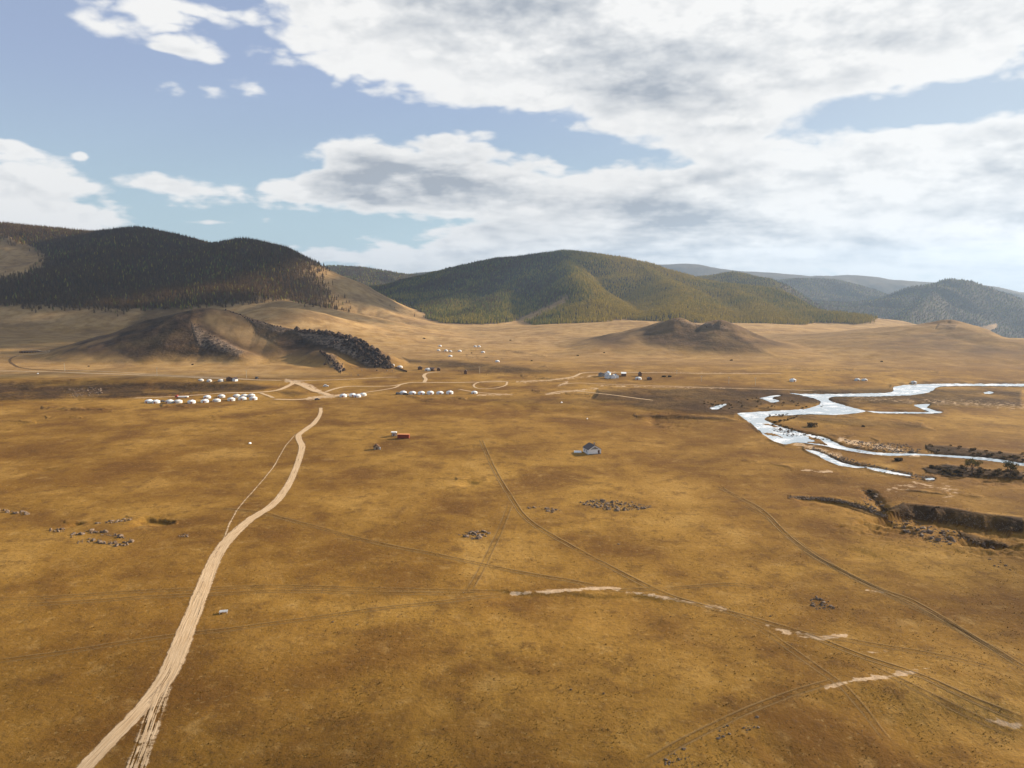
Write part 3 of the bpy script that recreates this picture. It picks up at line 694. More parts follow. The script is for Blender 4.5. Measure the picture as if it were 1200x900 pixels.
TERR = {'hill_forest': ('forested_hill', 'broad dark forested hill filling the left skyline'),
        'hill_rocky': ('rocky_hill', 'low dark rocky hill in front of the left forest'),
        'hill_centre': ('wooded_hill', 'tall green and yellow wooded hill at the centre skyline'),
        'hill_behind': ('wooded_ridge', 'dark wooded ridge just behind the right shoulder of the central hill'),
        'hill_dark': ('bare_hill', 'small dark pointed bare hill below the central forest'),
        'hill_bare': ('bare_hill', 'rounded tan bare hill at the right beyond the river'),
        'hill_far_left': ('far_hill', 'distant blue green hill between the left and central hills'),
        'hill_far_plateau': ('far_plateau', 'faint flat plateau on the horizon left of the central hill'),
        'hill_far_right': ('far_hill', 'long hazy blue ridge on the right horizon'),
        'hill_blue': ('far_hill', 'hazy blue conical hill near the right edge')}
groups = {}
for f in set(qfam.tolist()):
    groups.setdefault(f if f in TERR else 'ground', []).append(f)
def struct(o, label=None, kind='structure'):
    o['kind'] = kind
    if label: o['label'] = label
    return o
# outer ground behind and beside the camera, same rows, coarse
RING_A = np.concatenate([np.linspace(math.atan(0.95), 2 * math.pi - math.atan(0.95), 49)])
rr = ROWS[::12] * math.sqrt(1 + 0.95 ** 2)
for fam_name, members in groups.items():
    sel = np.isin(qfam, members); q = Q[sel]
    used = np.unique(q); remap = np.full(len(V), -1, np.int64); remap[used] = np.arange(len(used))
    nm, lb = TERR.get(fam_name, ('ground', 'wide ochre steppe plain running to the hills'))
    ob = mesh_from(nm, V[used], remap[q], m_ground)
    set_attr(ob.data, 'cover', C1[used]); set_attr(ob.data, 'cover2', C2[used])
    struct(ob, lb)
# surroundings outside the view
ta = RING_A[:, None]; R = rr[None, :]
ox = R * np.sin(ta); oy = R * np.cos(ta)
oz = landform(ox, np.abs(oy) * 0 + oy)
edge = np.stack([ground_z(0.95 * ROWS[::12], ROWS[::12]), ground_z(-0.95 * ROWS[::12], ROWS[::12])])
oz = np.where(np.abs(ta - math.pi) < 2.2, oz, oz)
oz[0] = edge[0]; oz[-1] = edge[1]
Vo = np.stack([ox, oy, oz], -1).reshape(-1, 3); no, mo = oz.shape
io = np.arange(no * mo).reshape(no, mo)
qo = np.stack([io[:-1, :-1], io[:-1, 1:], io[1:, 1:], io[1:, :-1]], -1).reshape(-1, 4)
ob = mesh_from('surrounding_ground', Vo, qo, m_ground); struct(ob, 'steppe continuing behind and beside the view')
print('terrain built', time.time() - T_START)
#@@OBJECTS
# ------------------------------------------------------------------ shared builders
def thing(name, label, cat, loc=(0, 0, 0), rz=0.0, group=None):
    o = bpy.data.objects.new(name, None); COL.objects.link(o)
    o.location = loc; o.rotation_euler = (0, 0, rz); o.empty_display_size = 0.5
    return tag(o, label, cat, group)
def tag(o, label, cat=None, group=None, kind=None):
    o['label'] = label
    if cat: o['category'] = cat
    if group: o['group'] = group
    if kind: o['kind'] = kind
    return o
def link_mesh(name, me, parent=None, loc=(0, 0, 0)):
    o = bpy.data.objects.new(name, me); COL.objects.link(o); o.location = loc
    if parent: o.parent = parent
    return o
def bm_mesh(name, bm, mat, smooth=False):
    me = bpy.data.meshes.new(name); bm.to_mesh(me); bm.free()
    if mat: me.materials.append(mat)
    if smooth:
        for p in me.polygons: p.use_smooth = True
    return me
def part(name, bm, mat, parent, loc=(0, 0, 0), smooth=False):
    return link_mesh(name, bm_mesh(name, bm, mat, smooth), parent, loc)
def bx(bm, x0, x1, y0, y1, z0, z1, mtx=None):
    vs = [bm.verts.new(c) for c in ((x0,y0,z0),(x1,y0,z0),(x1,y1,z0),(x0,y1,z0),(x0,y0,z1),(x1,y0,z1),(x1,y1,z1),(x0,y1,z1))]
    if mtx is not None:
        for v in vs: v.co = mtx @ v.co
    for f in ((0,3,2,1),(4,5,6,7),(0,1,5,4),(1,2,6,5),(2,3,7,6),(3,0,4,7)): bm.faces.new([vs[i] for i in f])
    return vs
def prism(bm, poly, y0, y1):
    """polygon in x-z swept along y"""
    a = [bm.verts.new((p[0], y0, p[1])) for p in poly]; b = [bm.verts.new((p[0], y1, p[1])) for p in poly]
    n = len(poly); bm.faces.new(a); bm.faces.new(b[::-1])
    for i in range(n): bm.faces.new((a[i], b[i], b[(i + 1) % n], a[(i + 1) % n]))
def lathe(bm, profile, n=16, cx=0, cy=0):
    rings = []
    for r, z in profile:
        if r < 1e-4: rings.append([bm.verts.new((cx, cy, z))]); continue
        rings.append([bm.verts.new((cx + r * math.cos(2 * math.pi * i / n), cy + r * math.sin(2 * math.pi * i / n), z)) for i in range(n)])
    for a, b in zip(rings[:-1], rings[1:]):
        for i in range(n):
            j = (i + 1) % n
            if len(a) == 1 and len(b) == 1: continue
            if len(b) == 1: bm.faces.new((a[i], a[j], b[0]))
            elif len(a) == 1: bm.faces.new((a[0], b[j], b[i]))
            else: bm.faces.new((a[i], a[j], b[j], b[i]))
def tube(bm, pts, radii, n=6):
    prev = None
    for k, (p, r) in enumerate(zip(pts, radii)):
        p = Vector(p)
        d = (Vector(pts[min(k + 1, len(pts) - 1)]) - Vector(pts[max(k - 1, 0)])).normalized()
        u = d.cross(Vector((0.3, 0.9, 0.1))).normalized(); v = d.cross(u)
        ring = [bm.verts.new(p + r * (math.cos(2 * math.pi * i / n) * u + math.sin(2 * math.pi * i / n) * v)) for i in range(n)]
        if prev:
            for i in range(n): bm.faces.new((prev[i], prev[(i + 1) % n], ring[(i + 1) % n], ring[i]))
        prev = ring
def simple(name, color, rough=0.8, spec=0.2, var=0.25, scale=1.5, metal=0.0):
    m, t, out = material(name)
    p_ = t.new('ShaderNodeTexCoord').outputs['Object']
    n_ = t.noise(p_, scale, 5, 0.6)
    dark_ = tuple(v * (1 - var) for v in color); lite_ = tuple(min(1, v * (1 + var * 0.5)) for v in color)
    principled(t, out, t.mix(t.mapr(n_, .35, .65), dark_, lite_), rough, spec, n_, 0.05, 0.3, metal)
    return m
def copy_tree(o, parent=None):
    c = o.copy(); COL.objects.link(c)
    if parent is not None: c.parent = parent
    for ch in o.children: copy_tree(ch, c)
    return c
WORDS = ['first','second','third','fourth','fifth','sixth','seventh','eighth','ninth','tenth','eleventh','twelfth']
def water_hit(px, py, z0):
    x, y, z = ray(px, py); k = (z0 - CAM_H) / z
    return x * k, y * k

# ------------------------------------------------------------------ forests
def tree_mesh(name, mats, h=17.0, r=3.0, tiers=5, nb=7, seed=1, taper=1.0, droop=0.5, base=0.16):
    rd = random.Random(seed); bm = bmesh.new()
    tube(bm, [(0, 0, -1.0), (0, 0, h * .3), (0, 0, h * .97)], [.32, .24, .04], 5)
    nt = len(bm.faces)
    for k in range(tiers):
        f = k / (tiers - 1); z = h * (base + (0.93 - base) * f)
        rr_ = r * (1 - f) ** taper * (0.85 + .3 * rd.random()) + 0.35
        if k == 0: rr_ *= .8
        a0 = rd.random() * 6.28; th = h * (0.93 - base) / tiers
        for b in range(nb):
            a = a0 + 2 * math.pi * (b + rd.uniform(-.3, .3)) / nb; q = rr_ * rd.uniform(.65, 1.25); w = 2.6 * rr_ / nb * rd.uniform(.9, 1.5)
            ca, sa = math.cos(a), math.sin(a); dz = -droop * th * rd.uniform(.5, 1.3)
            top = bm.verts.new((0.10 * ca, .10 * sa, z + th * rd.uniform(.75, 1.15)))
            tip = bm.verts.new((q * ca, q * sa, z + dz))
            l_ = bm.verts.new((q * .55 * ca - w * sa, q * .55 * sa + w * ca, z + dz * .3)); r_ = bm.verts.new((q * .55 * ca + w * sa, q * .55 * sa - w * ca, z + dz * .3))
            bm.faces.new((top, l_, tip)); bm.faces.new((top, tip, r_))
    bm.faces.ensure_lookup_table()
    for i, f in enumerate(bm.faces): f.material_index = 0 if i < nt else 1
    me = bpy.data.meshes.new(name); bm.to_mesh(me); bm.free()
    for m_ in mats: me.materials.append(m_)
    return me
def needles(name, c1, c2):
    m, t, out = material(name)
    oi = t.new('ShaderNodeObjectInfo'); n_ = t.noise(t.new('ShaderNodeTexCoord').outputs['Object'], .8, 3, .6)
    cc = t.mix(oi.outputs['Random'], c1, c2)
    cc = t.mix(t.mapr(n_, .4, .65, 0, .5), cc, tuple(v * .55 for v in c1))
    d1 = t.new('ShaderNodeBsdfDiffuse'); t.put(d1.inputs[0], cc)
    d2 = t.new('ShaderNodeBsdfTranslucent'); t.put(d2.inputs[0], cc)
    mx = t.new('ShaderNodeMixShader'); mx.inputs[0].default_value = .28; t.l.new(d1.outputs[0], mx.inputs[1]); t.l.new(d2.outputs[0], mx.inputs[2])
    t.l.new(mx.outputs[0], out.inputs[0]); return m
M_trunk = simple('bark', (0.10, 0.065, 0.045), .95, .05)
M_dark = needles('dark_needles', (0.105, 0.060, 0.024), (0.205, 0.122, 0.044))
M_green = needles('green_needles', (0.135, 0.140, 0.032), (0.250, 0.230, 0.052))
M_gold = needles('golden_larch_needles', (0.38, 0.27, 0.045), (0.50, 0.35, 0.06))
M_olive = needles('olive_needles', (0.28, 0.23, 0.045), (0.40, 0.31, 0.055))
tree_src = bpy.data.collections.new('tree_sources')     # only the instances stand in the scene
SRC = []
for i, (mt, h, r, tp) in enumerate([(M_dark, 12, 2.7, .85), (M_dark, 9.5, 2.9, .6), (M_green, 10, 2.9, .65), (M_olive, 10, 2.9, .62), (M_gold, 10.5, 2.9, .7)]):
    me = tree_mesh('conifer_shape', [M_trunk, mt], h, r, 4, 6, seed=i + 3, taper=tp)
    o = bpy.data.objects.new('%d_conifer' % i, me); tree_src.objects.link(o); SRC.append(o)
def make_forest_nodes(src):
    ng = bpy.data.node_groups.new('scatter_' + src.name, 'GeometryNodeTree')
    ng.interface.new_socket('Geometry', in_out='INPUT', socket_type='NodeSocketGeometry')
    ng.interface.new_socket('Geometry', in_out='OUTPUT', socket_type='NodeSocketGeometry')
    N = ng.nodes; L = ng.links
    gi = N.new('NodeGroupInput'); g_o = N.new('NodeGroupOutput'); iop = N.new('GeometryNodeInstanceOnPoints'); ci = N.new('GeometryNodeCollectionInfo')
    ci.inputs[0].default_value = src; ci.inputs['Separate Children'].default_value = True; ci.inputs['Reset Children'].default_value = True
    def na(n, ty):
        a = N.new('GeometryNodeInputNamedAttribute'); a.data_type = ty; a.inputs[0].default_value = n; return a.outputs[0]
    L.new(gi.outputs[0], iop.inputs['Points']); L.new(ci.outputs[0], iop.inputs['Instance'])
    iop.inputs['Pick Instance'].default_value = True
    L.new(na('variant', 'INT'), iop.inputs['Instance Index'])
    er = N.new('FunctionNodeEulerToRotation'); L.new(na('rot', 'FLOAT_VECTOR'), er.inputs[0]); L.new(er.outputs[0], iop.inputs['Rotation'])
    L.new(na('size', 'FLOAT_VECTOR'), iop.inputs['Scale']); L.new(iop.outputs[0], g_o.inputs[0])
    return ng
FOREST_NG = make_forest_nodes(tree_src)
def scatter(name, pts, var, rotz, size, ng, label, cat):
    me = bpy.data.meshes.new(name); me.vertices.add(len(pts)); me.vertices.foreach_set('co', np.asarray(pts, np.float32).ravel())
    a = me.attributes.new('variant', 'INT', 'POINT'); a.data.foreach_set('value', np.asarray(var, np.int32))
    a = me.attributes.new('rot', 'FLOAT_VECTOR', 'POINT'); a.data.foreach_set('vector', np.asarray(rotz, np.float32).ravel())
    a = me.attributes.new('size', 'FLOAT_VECTOR', 'POINT'); a.data.foreach_set('vector', np.asarray(size, np.float32).ravel())
    o = bpy.data.objects.new(name, me); COL.objects.link(o)
    md = o.modifiers.new('scatter', 'NODES'); md.node_group = ng
    return tag(o, label, cat, kind='stuff')
def cell(x, y):
    return np.clip(np.searchsorted(ROWS, y) - 1, 0, NR - 2), np.clip(np.searchsorted(COLS, x / y) - 1, 0, NC - 2)
def forest_points(mask, x0, x1, y0, y1, sp, clump=0.25):
    nx, ny = int((x1 - x0) / sp), int((y1 - y0) / sp)
    gx, gy = np.meshgrid(np.arange(nx), np.arange(ny))
    x = x0 + (gx.ravel() + rng.random(nx * ny) * .95) * sp; y = y0 + (gy.ravel() + rng.random(nx * ny) * .95) * sp
    i, j = cell(x, y); v_ = mask[i, j].astype(float); ok = (np.abs(x / y) < .72) & (v_ > .02) & (rng.random(len(x)) < np.clip(v_ * 1.25, 0, 1) ** 1.4)
    x, y = x[ok], y[ok]
    ok = fbm(x / 38, y / 38, 3, seed=40) > -clump - .25 + rng.random(len(x)) * .35 - .25
    return x[ok], y[ok]
def plant(x, y, gold, size_m=1.0):
    n = len(x); z = ground_z(x, y)
    g = gold + 0.55 * fbm(x / 160, y / 160, 3, seed=41) + rng.normal(0, .22, n)
    var = np.where(g > 1.0, 4, np.where(g > .66, 3, np.where(g > .34, 2, np.where(rng.random(n) < .55, 0, 1))))
    s = size_m * rng.uniform(.62, 1.15, n); sw = s * rng.uniform(.85, 1.15, n)
    rot = np.stack([rng.normal(0, .03, n), rng.normal(0, .03, n), rng.random(n) * 6.28], -1)
    return np.stack([x, y, z - .3], -1), var, rot, np.stack([sw, sw, s], -1)
lx, ly = forest_points(S_left, -2100, -250, 1620, 2800, 5.2)
cx_, cy_ = forest_points(S_cent, -750, 1250, 1850, 3900, 6.0)
fx, fy = forest_points(F_far & (GYY < 6800) & (GYY > 2300), -2200, 4400, 2300, 6800, 15.0, .4)
# scattered trees outside the closed forest
F_edge = (np.isin(FAM, ['hill_centre', 'hill_forest']) & (GYY > 1650) & ~F_left & ~F_cent)
ex, ey = forest_points(F_edge, -2100, 1250, 1650, 3300, 26)
epx, epy = project(ex, ey, ground_z(ex, ey))
eok = (fbm(ex / 130, ey / 130, 3, seed=43) > .22) & ~((epx > 330) & (epx < 580) & (ey < 2150)) & (epy < 372)
ex, ey = ex[eok], ey[eok]
def near_split(x, y, n):
    px_, py_ = project(x, y, ground_z(x, y)); vis = (px_ > 0) & (px_ < 1200)
    # one lone row at a time: nearest trees of each bearing
    o = np.argsort(np.where(vis, y, 1e9))[:n]; m = np.zeros(len(x), bool); m[o] = True; return m
# nearest trees per bearing become things of their own
def front_row(x, y, n, step):
    a = np.round(x / y / step).astype(int); px_, _ = project(x, y, ground_z(x, y))
    ok = (px_ > 2) & (px_ < 1198); m = np.zeros(len(x), bool); best = {}
    for i in np.argsort(y):
        if not ok[i]: continue
        if best.get(a[i], 0) < 1: best[a[i]] = 1; m[i] = True
        if m.sum() >= n: break
    return m
mL = front_row(lx, ly, 150, .0030); mC = front_row(cx_, cy_, 150, .0042)
def gold_c(x, y):
    i, j = cell(x, y)
    edge_ = 1 - sstep(GREL[i, j], 10, 75)
    lit = sstep(fbm(x / 220, y / 220, 2, seed=44), -.1, .4) * .35
    pxx, pyy = project(x, y, ground_z(x, y))
    crown = .45 * sstep(pxx, 640, 700) * (1 - sstep(pxx, 760, 1000) * .6)  # sunlit spur painted through a more golden tree mix
    return .26 + .42 * edge_ + lit * .7 + crown * 1.8
sets = []
P_, v_, r_, s_ = plant(lx, ly, np.full(len(lx), -.10) + .75 * (rng.random(len(lx)) > .93), 1.0)
sets.append((P_, v_, r_, s_, mL, 'conifer_forest', 'dark dense conifer forest covering the left hillside', 'forest', 'conifer standing in the front row below the dark left forest', 'trees along the foot of the left forest'))
P_, v_, r_, s_ = plant(cx_, cy_, gold_c(cx_, cy_), 1.0)
sets.append((P_, v_, r_, s_, mC, 'larch_forest', 'green forest with golden larches over the central hill', 'forest', 'tree standing in the front row below the central hill forest', 'trees along the foot of the central forest'))
def zone_of(u, nm):
    if nm == 'conifer_forest':
        for lim, w in ((60, 'below the bare patch at the far left'), (120, 'on the forest edge left of the rocky hill'), (200, 'on the forest edge over the rocky hill\'s left slope'), (260, 'on the forest edge right above the rocky hill top'), (330, 'on the forest edge over the rocky ridge'), (2000, 'at the right tip of the left forest')):
            if u < lim: return w
    for lim, w in ((480, 'at the left end of the central forest'), (600, 'on the forest edge left of the bare gully'), (700, 'on the forest edge just right of the bare gully'), (790, 'on the forest edge left of the dark pointed hill'), (880, 'on the forest edge behind the dark pointed hill'), (950, 'on the forest edge right of the dark pointed hill'), (2000, 'at the right tip of the central forest')):
        if u < lim: return w
KIND = ['dark slim ', 'dark bushy ', 'green ', 'olive green ', 'golden ']
SPEC = ['conifer_tree', 'conifer_tree', 'conifer_tree', 'larch_tree', 'larch_tree']
for P_, v_, r_, s_, m_, nm, lb, ct, tl, tg in sets:
    scatter(nm, P_[~m_], v_[~m_], r_[~m_], s_[~m_], FOREST_NG, lb, ct)
    for i in np.where(m_)[0]:
        o = bpy.data.objects.new(SPEC[v_[i]], SRC[v_[i]].data); COL.objects.link(o)
        o.location = P_[i]; o.rotation_euler = r_[i]; o.scale = s_[i]
        pu = float(project(P_[i][0], P_[i][1], P_[i][2])[0]); zone = zone_of(pu, nm); sz = 'tall ' if s_[i][2] > .92 else 'short ' if s_[i][2] < .76 else ''
        tag(o, (sz + KIND[v_[i]] + 'tree ' + zone), 'tree', sz + KIND[v_[i]] + 'trees ' + zone)
P_, v_, r_, s_ = plant(fx, fy, np.full(len(fx), .34), .95); s_ = s_ * np.array([1.7, 1.7, 1.0])
scatter('distant_forest', P_, v_, r_, s_, FOREST_NG, 'blue green forest on the far hills', 'forest')
P_, v_, r_, s_ = plant(ex, ey, np.full(len(ex), .3), .8)
scatter('scattered_trees', P_, v_, r_, s_, FOREST_NG, 'loose scattered trees on the open upper slopes', 'trees')
print('forest', len(lx), len(cx_), len(fx), len(ex), time.time() - T_START)

# ------------------------------------------------------------------ tracks and roads
def smooth_line(P, step):
    P = np.asarray(P, float); out = []
    for i in range(len(P) - 1):
        p0 = P[max(i - 1, 0)]; p1 = P[i]; p2 = P[i + 1]; p3 = P[min(i + 2, len(P) - 1)]
        n = max(2, int(np.hypot(*(p2 - p1)[:2]) / step))
        for k in range(n):
            t = k / n
            out.append(.5 * ((2 * p1) + (-p0 + p2) * t + (2 * p0 - 5 * p1 + 4 * p2 - p3) * t * t + (-p0 + 3 * p1 - 3 * p2 + p3) * t ** 3))
    out.append(P[-1]); return np.array(out)
def ribbon(name, pix, width, mat, label, lift=0.07, cross=6, kind='structure', wob=0.3):
    px = [p[0] for p in pix]; py = [p[1] for p in pix]
    x, y, z, ok = hit(px, py, dmin=90)
    wd = np.array([p[2] if len(p) > 2 else width for p in pix], float)
    dist = float(np.mean(y)); step = 1.5 if dist < 400 else 3.0
    L = smooth_line(np.stack([x, y, wd], -1), step)
    if wob:
        L[:, 0] += wob * fbm(L[:, 1] / 25, L[:, 0] / 25, 3, seed=50); L[:, 1] += wob * fbm(L[:, 0] / 25, L[:, 1] / 25, 3, seed=51)
    T = np.gradient(L[:, :2], axis=0); T /= np.hypot(T[:, 0], T[:, 1])[:, None] + 1e-9; Nn = np.stack([-T[:, 1], T[:, 0]], -1)
    s = np.concatenate([[0], np.cumsum(np.hypot(*np.diff(L[:, :2], axis=0).T))])
    u = np.linspace(-1, 1, cross); off = u[None, :] * (L[:, 2] / 2)[:, None]
    X = L[:, 0, None] + Nn[:, 0, None] * off; Y = L[:, 1, None] + Nn[:, 1, None] * off
    Z = ground_z(X, np.maximum(Y, 3)) + lift + 0.00018 * np.maximum(Y - 200, 0)
    n = len(L); ii = np.arange(n * cross).reshape(n, cross)
    q = np.stack([ii[:-1, :-1], ii[:-1, 1:], ii[1:, 1:], ii[1:, :-1]], -1).reshape(-1, 4)
    ob = mesh_from(name, np.stack([X, Y, Z], -1).reshape(-1, 3), q, mat)
    # make faces look up
    if ob.data.polygons[0].normal.z < 0: ob.data.flip_normals()
    half = np.broadcast_to((L[:, 2] / 2)[:, None], off.shape)
    e = np.minimum(s, s[-1] - s)[:, None] * np.ones_like(off)
    set_attr(ob.data, 'strip', np.stack([off, np.broadcast_to(s[:, None], off.shape), half], -1).reshape(-1, 3))
    set_attr(ob.data, 'ends', np.stack([e, e, e], -1).reshape(-1, 3))
    return struct(ob, label, kind)
def strip_material(name, mode, soil=(0.58, 0.415, 0.25), soil2=(0.44, 0.29, 0.155), strength=1.0, lanes=1.5):
    m, t, out = material(name)
    a = t.sep(t.new('ShaderNodeAttribute', attribute_name='strip').outputs['Vector'])
    e = t.sep(t.new('ShaderNodeAttribute', attribute_name='ends').outputs['Vector'])[0]
    gp = t.new('ShaderNodeNewGeometry').outputs['Position']
    n1 = t.noise(gp, 1 / 2.2, 5, .65); n2 = t.noise(gp, 1 / .6, 3, .6); n3 = t.noise(gp, 1 / 18, 4, .6)
    lane = t.noise(t.comb(t.math('MULTIPLY', a[0], lanes), t.math('MULTIPLY', a[1], .035), 0), 1.0, 4, .6)
    lane2 = t.noise(t.comb(t.math('MULTIPLY', a[0], 4.0), t.math('MULTIPLY', a[1], .10), 3.0), 1.0, 3, .6)
    au = t.math('ABSOLUTE', a[0])
    if mode == 'road':
        edge = t.math('SUBTRACT', a[2], au)                       # metres from the edge
        edge = t.math('ADD', edge, t.math('MULTIPLY', t.math('SUBTRACT', n1, .58), 1.3))
        mask = t.mapr(edge, 0.0, 0.55)
        grassy = t.math('MULTIPLY', t.mapr(lane, .58, .68), t.mapr(n1, .35, .55))
        mask = t.math('MULTIPLY', mask, t.math('SUBTRACT', 1.0, t.math('MULTIPLY', grassy, .75)))
        colr = t.mix(t.mapr(lane2, .35, .65), soil2, soil); colr = t.mix(t.mapr(n2, .5, .75, 0, .35), colr, (0.34, 0.21, 0.11))
    elif mode == 'streaky':
        edge = t.math('ADD', t.math('SUBTRACT', a[2], au), t.math('MULTIPLY', t.math('SUBTRACT', n1, .6), 2.5))
        mask = t.math('MULTIPLY', t.mapr(edge, 0, .8), t.mapr(t.math('ADD', lane, t.math('MULTIPLY', t.math('SUBTRACT', n1, .5), .5)), .44, .52))
        colr = t.mix(t.mapr(lane2, .35, .65), soil2, soil)
    else:                                                         # a pair of wheel ruts
        rut = t.math('ABSOLUTE', t.math('SUBTRACT', au, .95))
        rm = t.mapr(t.math('ADD', rut, t.math('MULTIPLY', t.math('SUBTRACT', n2, .5), .25)), .48, .18)
        side = t.mapr(t.math('SUBTRACT', au, .95), -.35, .35)
        mask = t.math('MULTIPLY', rm, t.mapr(n3, .30, .55, .35, 1.0))
        colr = t.mix(side, soil2, soil)
        sh = t.mapr(t.math('SUBTRACT', a[2], au), 0.0, 1.2)
        mask = t.math('MAXIMUM', mask, t.math('MULTIPLY', sh, t.mapr(n1, .4, .7, .05, .3)))
    mask = t.math('MULTIPLY', t.math('MULTIPLY', mask, t.mapr(e, 0, 9)), strength)
    b = t.new('ShaderNodeBsdfPrincipled'); t.put(b.inputs['Base Color'], colr); b.inputs['Roughness'].default_value = .95; b.inputs['Specular IOR Level'].default_value = .05
    bn = t.new('ShaderNodeBump'); bn.inputs['Distance'].default_value = .25; bn.inputs['Strength'].default_value = .5
    t.put(bn.inputs['Height'], t.math('ADD', lane, lane2)); t.l.new(bn.outputs[0], b.inputs['Normal'])
    tr = t.new('ShaderNodeBsdfTransparent'); mx = t.new('ShaderNodeMixShader')
    t.put(mx.inputs[0], mask); t.l.new(tr.outputs[0], mx.inputs[1]); t.l.new(b.outputs[0], mx.inputs[2]); t.l.new(mx.outputs[0], out.inputs[0])
    return m
M_road = strip_material('pale_dirt_road', 'road')
M_streak = strip_material('streaky_wheel_lanes', 'streaky', lanes=1.9)
M_rut = strip_material('dark_wheel_ruts', 'rut', soil=(0.42, 0.26, 0.10), soil2=(0.085, 0.046, 0.016), strength=.8)
M_rut_pale = strip_material('faint_wheel_ruts', 'rut', soil=(0.40, 0.25, 0.10), soil2=(0.12, 0.065, 0.022), strength=.5)
ribbon('dirt_road', [(376,477,3.4),(375,486,3.6),(368,496,4.6),(352,508,4.6),(350,514,4.6),(354,524,4.6),(350,540,4.2),(342,560,4.2),(333,576,4.6),(318,593,4.8),(292,610,5),(268,632,5.4),(252,655,5.3),(240,684,5.5),(226,720,5.5),(213,752,5.8),(200,784,5.8),(186,806,5.2),(162,834,4.4),(130,868,4.4),(100,900,4.2),(60,945,4.2)], 5, M_road, 'pale dirt road running from the lower left corner to the camp', lift=.10)
ribbon('dirt_track', [(196,792,3.5),(189,812,4.6),(180,838,5.0),(170,868,5.0),(160,900,5.0),(148,940,5)], 5, M_streak, 'streaked right fork of the dirt road at the bottom', lift=.13, cross=8)
ribbon('footpath', [(347,508),(334,524),(322,545),(300,572),(280,595),(270,612),(262,632),(246,658),(242,672)], 1.3, M_road, 'thin pale path left of the dirt road', lift=.08, cross=4)
RUTS = [
 ([(563,515),(570,530),(578,548),(592,572),(602,588),(612,602),(628,616),(655,632),(690,652),(725,670),(760,688),(790,700),(840,714),(890,727),(940,742),(1000,765),(1060,785),(1130,815),(1215,850)], 0, 'double rutted track curving from the field centre to the lower right'),
 ([(840,568),(870,585),(895,600),(925,630),(955,652),(985,668),(1030,690),(1070,705),(1110,728),(1160,758),(1215,792)], 0, 'double rutted track crossing the right field'),
 ([(868,590),(900,608),(935,636),(965,656),(1000,676),(1040,696),(1085,716),(1130,742),(1215,800)], 1, 'second faint track close beside the right field track'),
 ([(250,595),(300,600),(345,611),(400,626),(450,638),(520,652),(600,669),(660,679),(710,689)], 0, 'long thin track slanting from the road to the pale scar'),
 ([(-20,703),(60,700),(150,694),(240,690),(320,687),(420,690),(520,692),(600,694)], 1, 'upper of the two level tracks crossing the road'),
 ([(-20,712),(80,706),(170,700),(240,697),(330,693),(450,695),(560,697)], 1, 'faint level track just below the upper crossing track'),
 ([(-20,777),(60,767),(140,754),(210,744),(290,735),(370,724),(450,713),(530,704),(600,697)], 1, 'lower track crossing the road and rising to the pale scar'),
 ([(700,692),(780,690),(850,685),(900,690)], 1, 'faint track leaving the pale scar to the right'),
 ([(598,590),(590,612),(575,645),(560,675),(548,695)], 1, 'faint short track below the field centre fork'),
 ([(900,735),(960,745),(1040,758),(1110,770),(1190,790)], 1, 'faint track through the lower right pale patches'),
 ([(740,905),(800,870),(870,835),(930,812),(990,795)], 1, 'faint trail along the crest of the lower right bank'),
 ([(1000,770),(1060,800),(1120,830),(1215,870)], 1, 'faint track in the bottom right corner'),
 ([(820,700),(880,730),(940,770),(1010,830),(1050,880)], 1, 'very faint track dropping to the bottom right'),
 ([(930,640),(990,672),(1050,702),(1120,736),(1215,786)], 1, 'third faint wheel mark inside the right field track'),
]
for ln, k, lb in RUTS: ribbon('wheel_track', ln, 3.6, M_rut if k == 0 else M_rut_pale, lb, lift=.09 if k == 0 else .075, cross=4)
FAR_ROADS = [
 ([(-20,435),(60,436),(150,439),(220,442),(280,444.5),(335,446)], 5, 'pale road along the foot of the left hill'),
 ([(60,433),(110,435),(180,439),(240,442),(300,445)], 3, 'narrow pale track just above the left hill road'),
 ([(335,446),(343,449),(330,456),(318,458.5),(300,460),(260,461),(220,464),(150,467)], 5, 'pale road curving down to the left camp'),
 ([(303,460),(312,463),(322,467)], 3.5, 'short pale branch beside the left camp'),
 ([(316,468),(345,468.5),(365,467),(385,465),(402,465)], 5, 'pale road between the two camps'),
 ([(345,448),(355,452),(368,458),(380,461),(388,465)], 6, 'broad pale road crossing the central junction'),
 ([(338,446),(365,446),(400,445),(440,443),(470,442)], 4, 'pale road running right from the upper junction'),
 ([(380,460),(392,456),(410,453),(440,453),(462,452),(478,449),(500,448.5),(560,448),(600,447)], 4, 'pale road rising right towards the valley'),
 ([(400,465),(430,460),(460,455),(470,451)], 3, 'thin pale track behind the right camp'),
 ([(496,449),(499,445),(497,440),(503,437),(520,436)], 4, 'short pale road up to the valley yard'),
 ([(595,447),(592,452),(580,455),(562,455.5),(555,452),(562,448),(580,446.5),(595,447)], 2.6, 'pale loop of track right of the row of tents'),
 ([(605,447.5),(640,446),(670,442),(682,437.5),(700,436.5),(760,436.8),(830,438),(920,438)], 4, 'pale road passing the village'),
 ([(655,451),(680,449),(700,450),(760,452),(850,455),(960,458)], 3, 'pale track running right towards the river'),
 ([(640,462),(655,459),(670,458),(700,461),(740,466),(770,470)], 3, 'pale scraped track below the village'),
 ([(535,456),(560,460),(585,462),(605,463)], 3, 'thin pale track right of the lone tent'),
 ([(0,419),(30,416),(60,413)], 2.5, 'thin track beside the brown shed'),
 ([(-10,410),(25,409),(60,412)], 2.5, 'thin upper track behind the brown shed'),
]
for ln, w, lb in FAR_ROADS: ribbon('dirt_road', ln, w * 1.15, M_road, lb, lift=.12, cross=4, wob=.8)
M_trackdark = strip_material('dark_damp_track', 'road', soil=(0.13, 0.075, 0.035), soil2=(0.10, 0.06, 0.03))
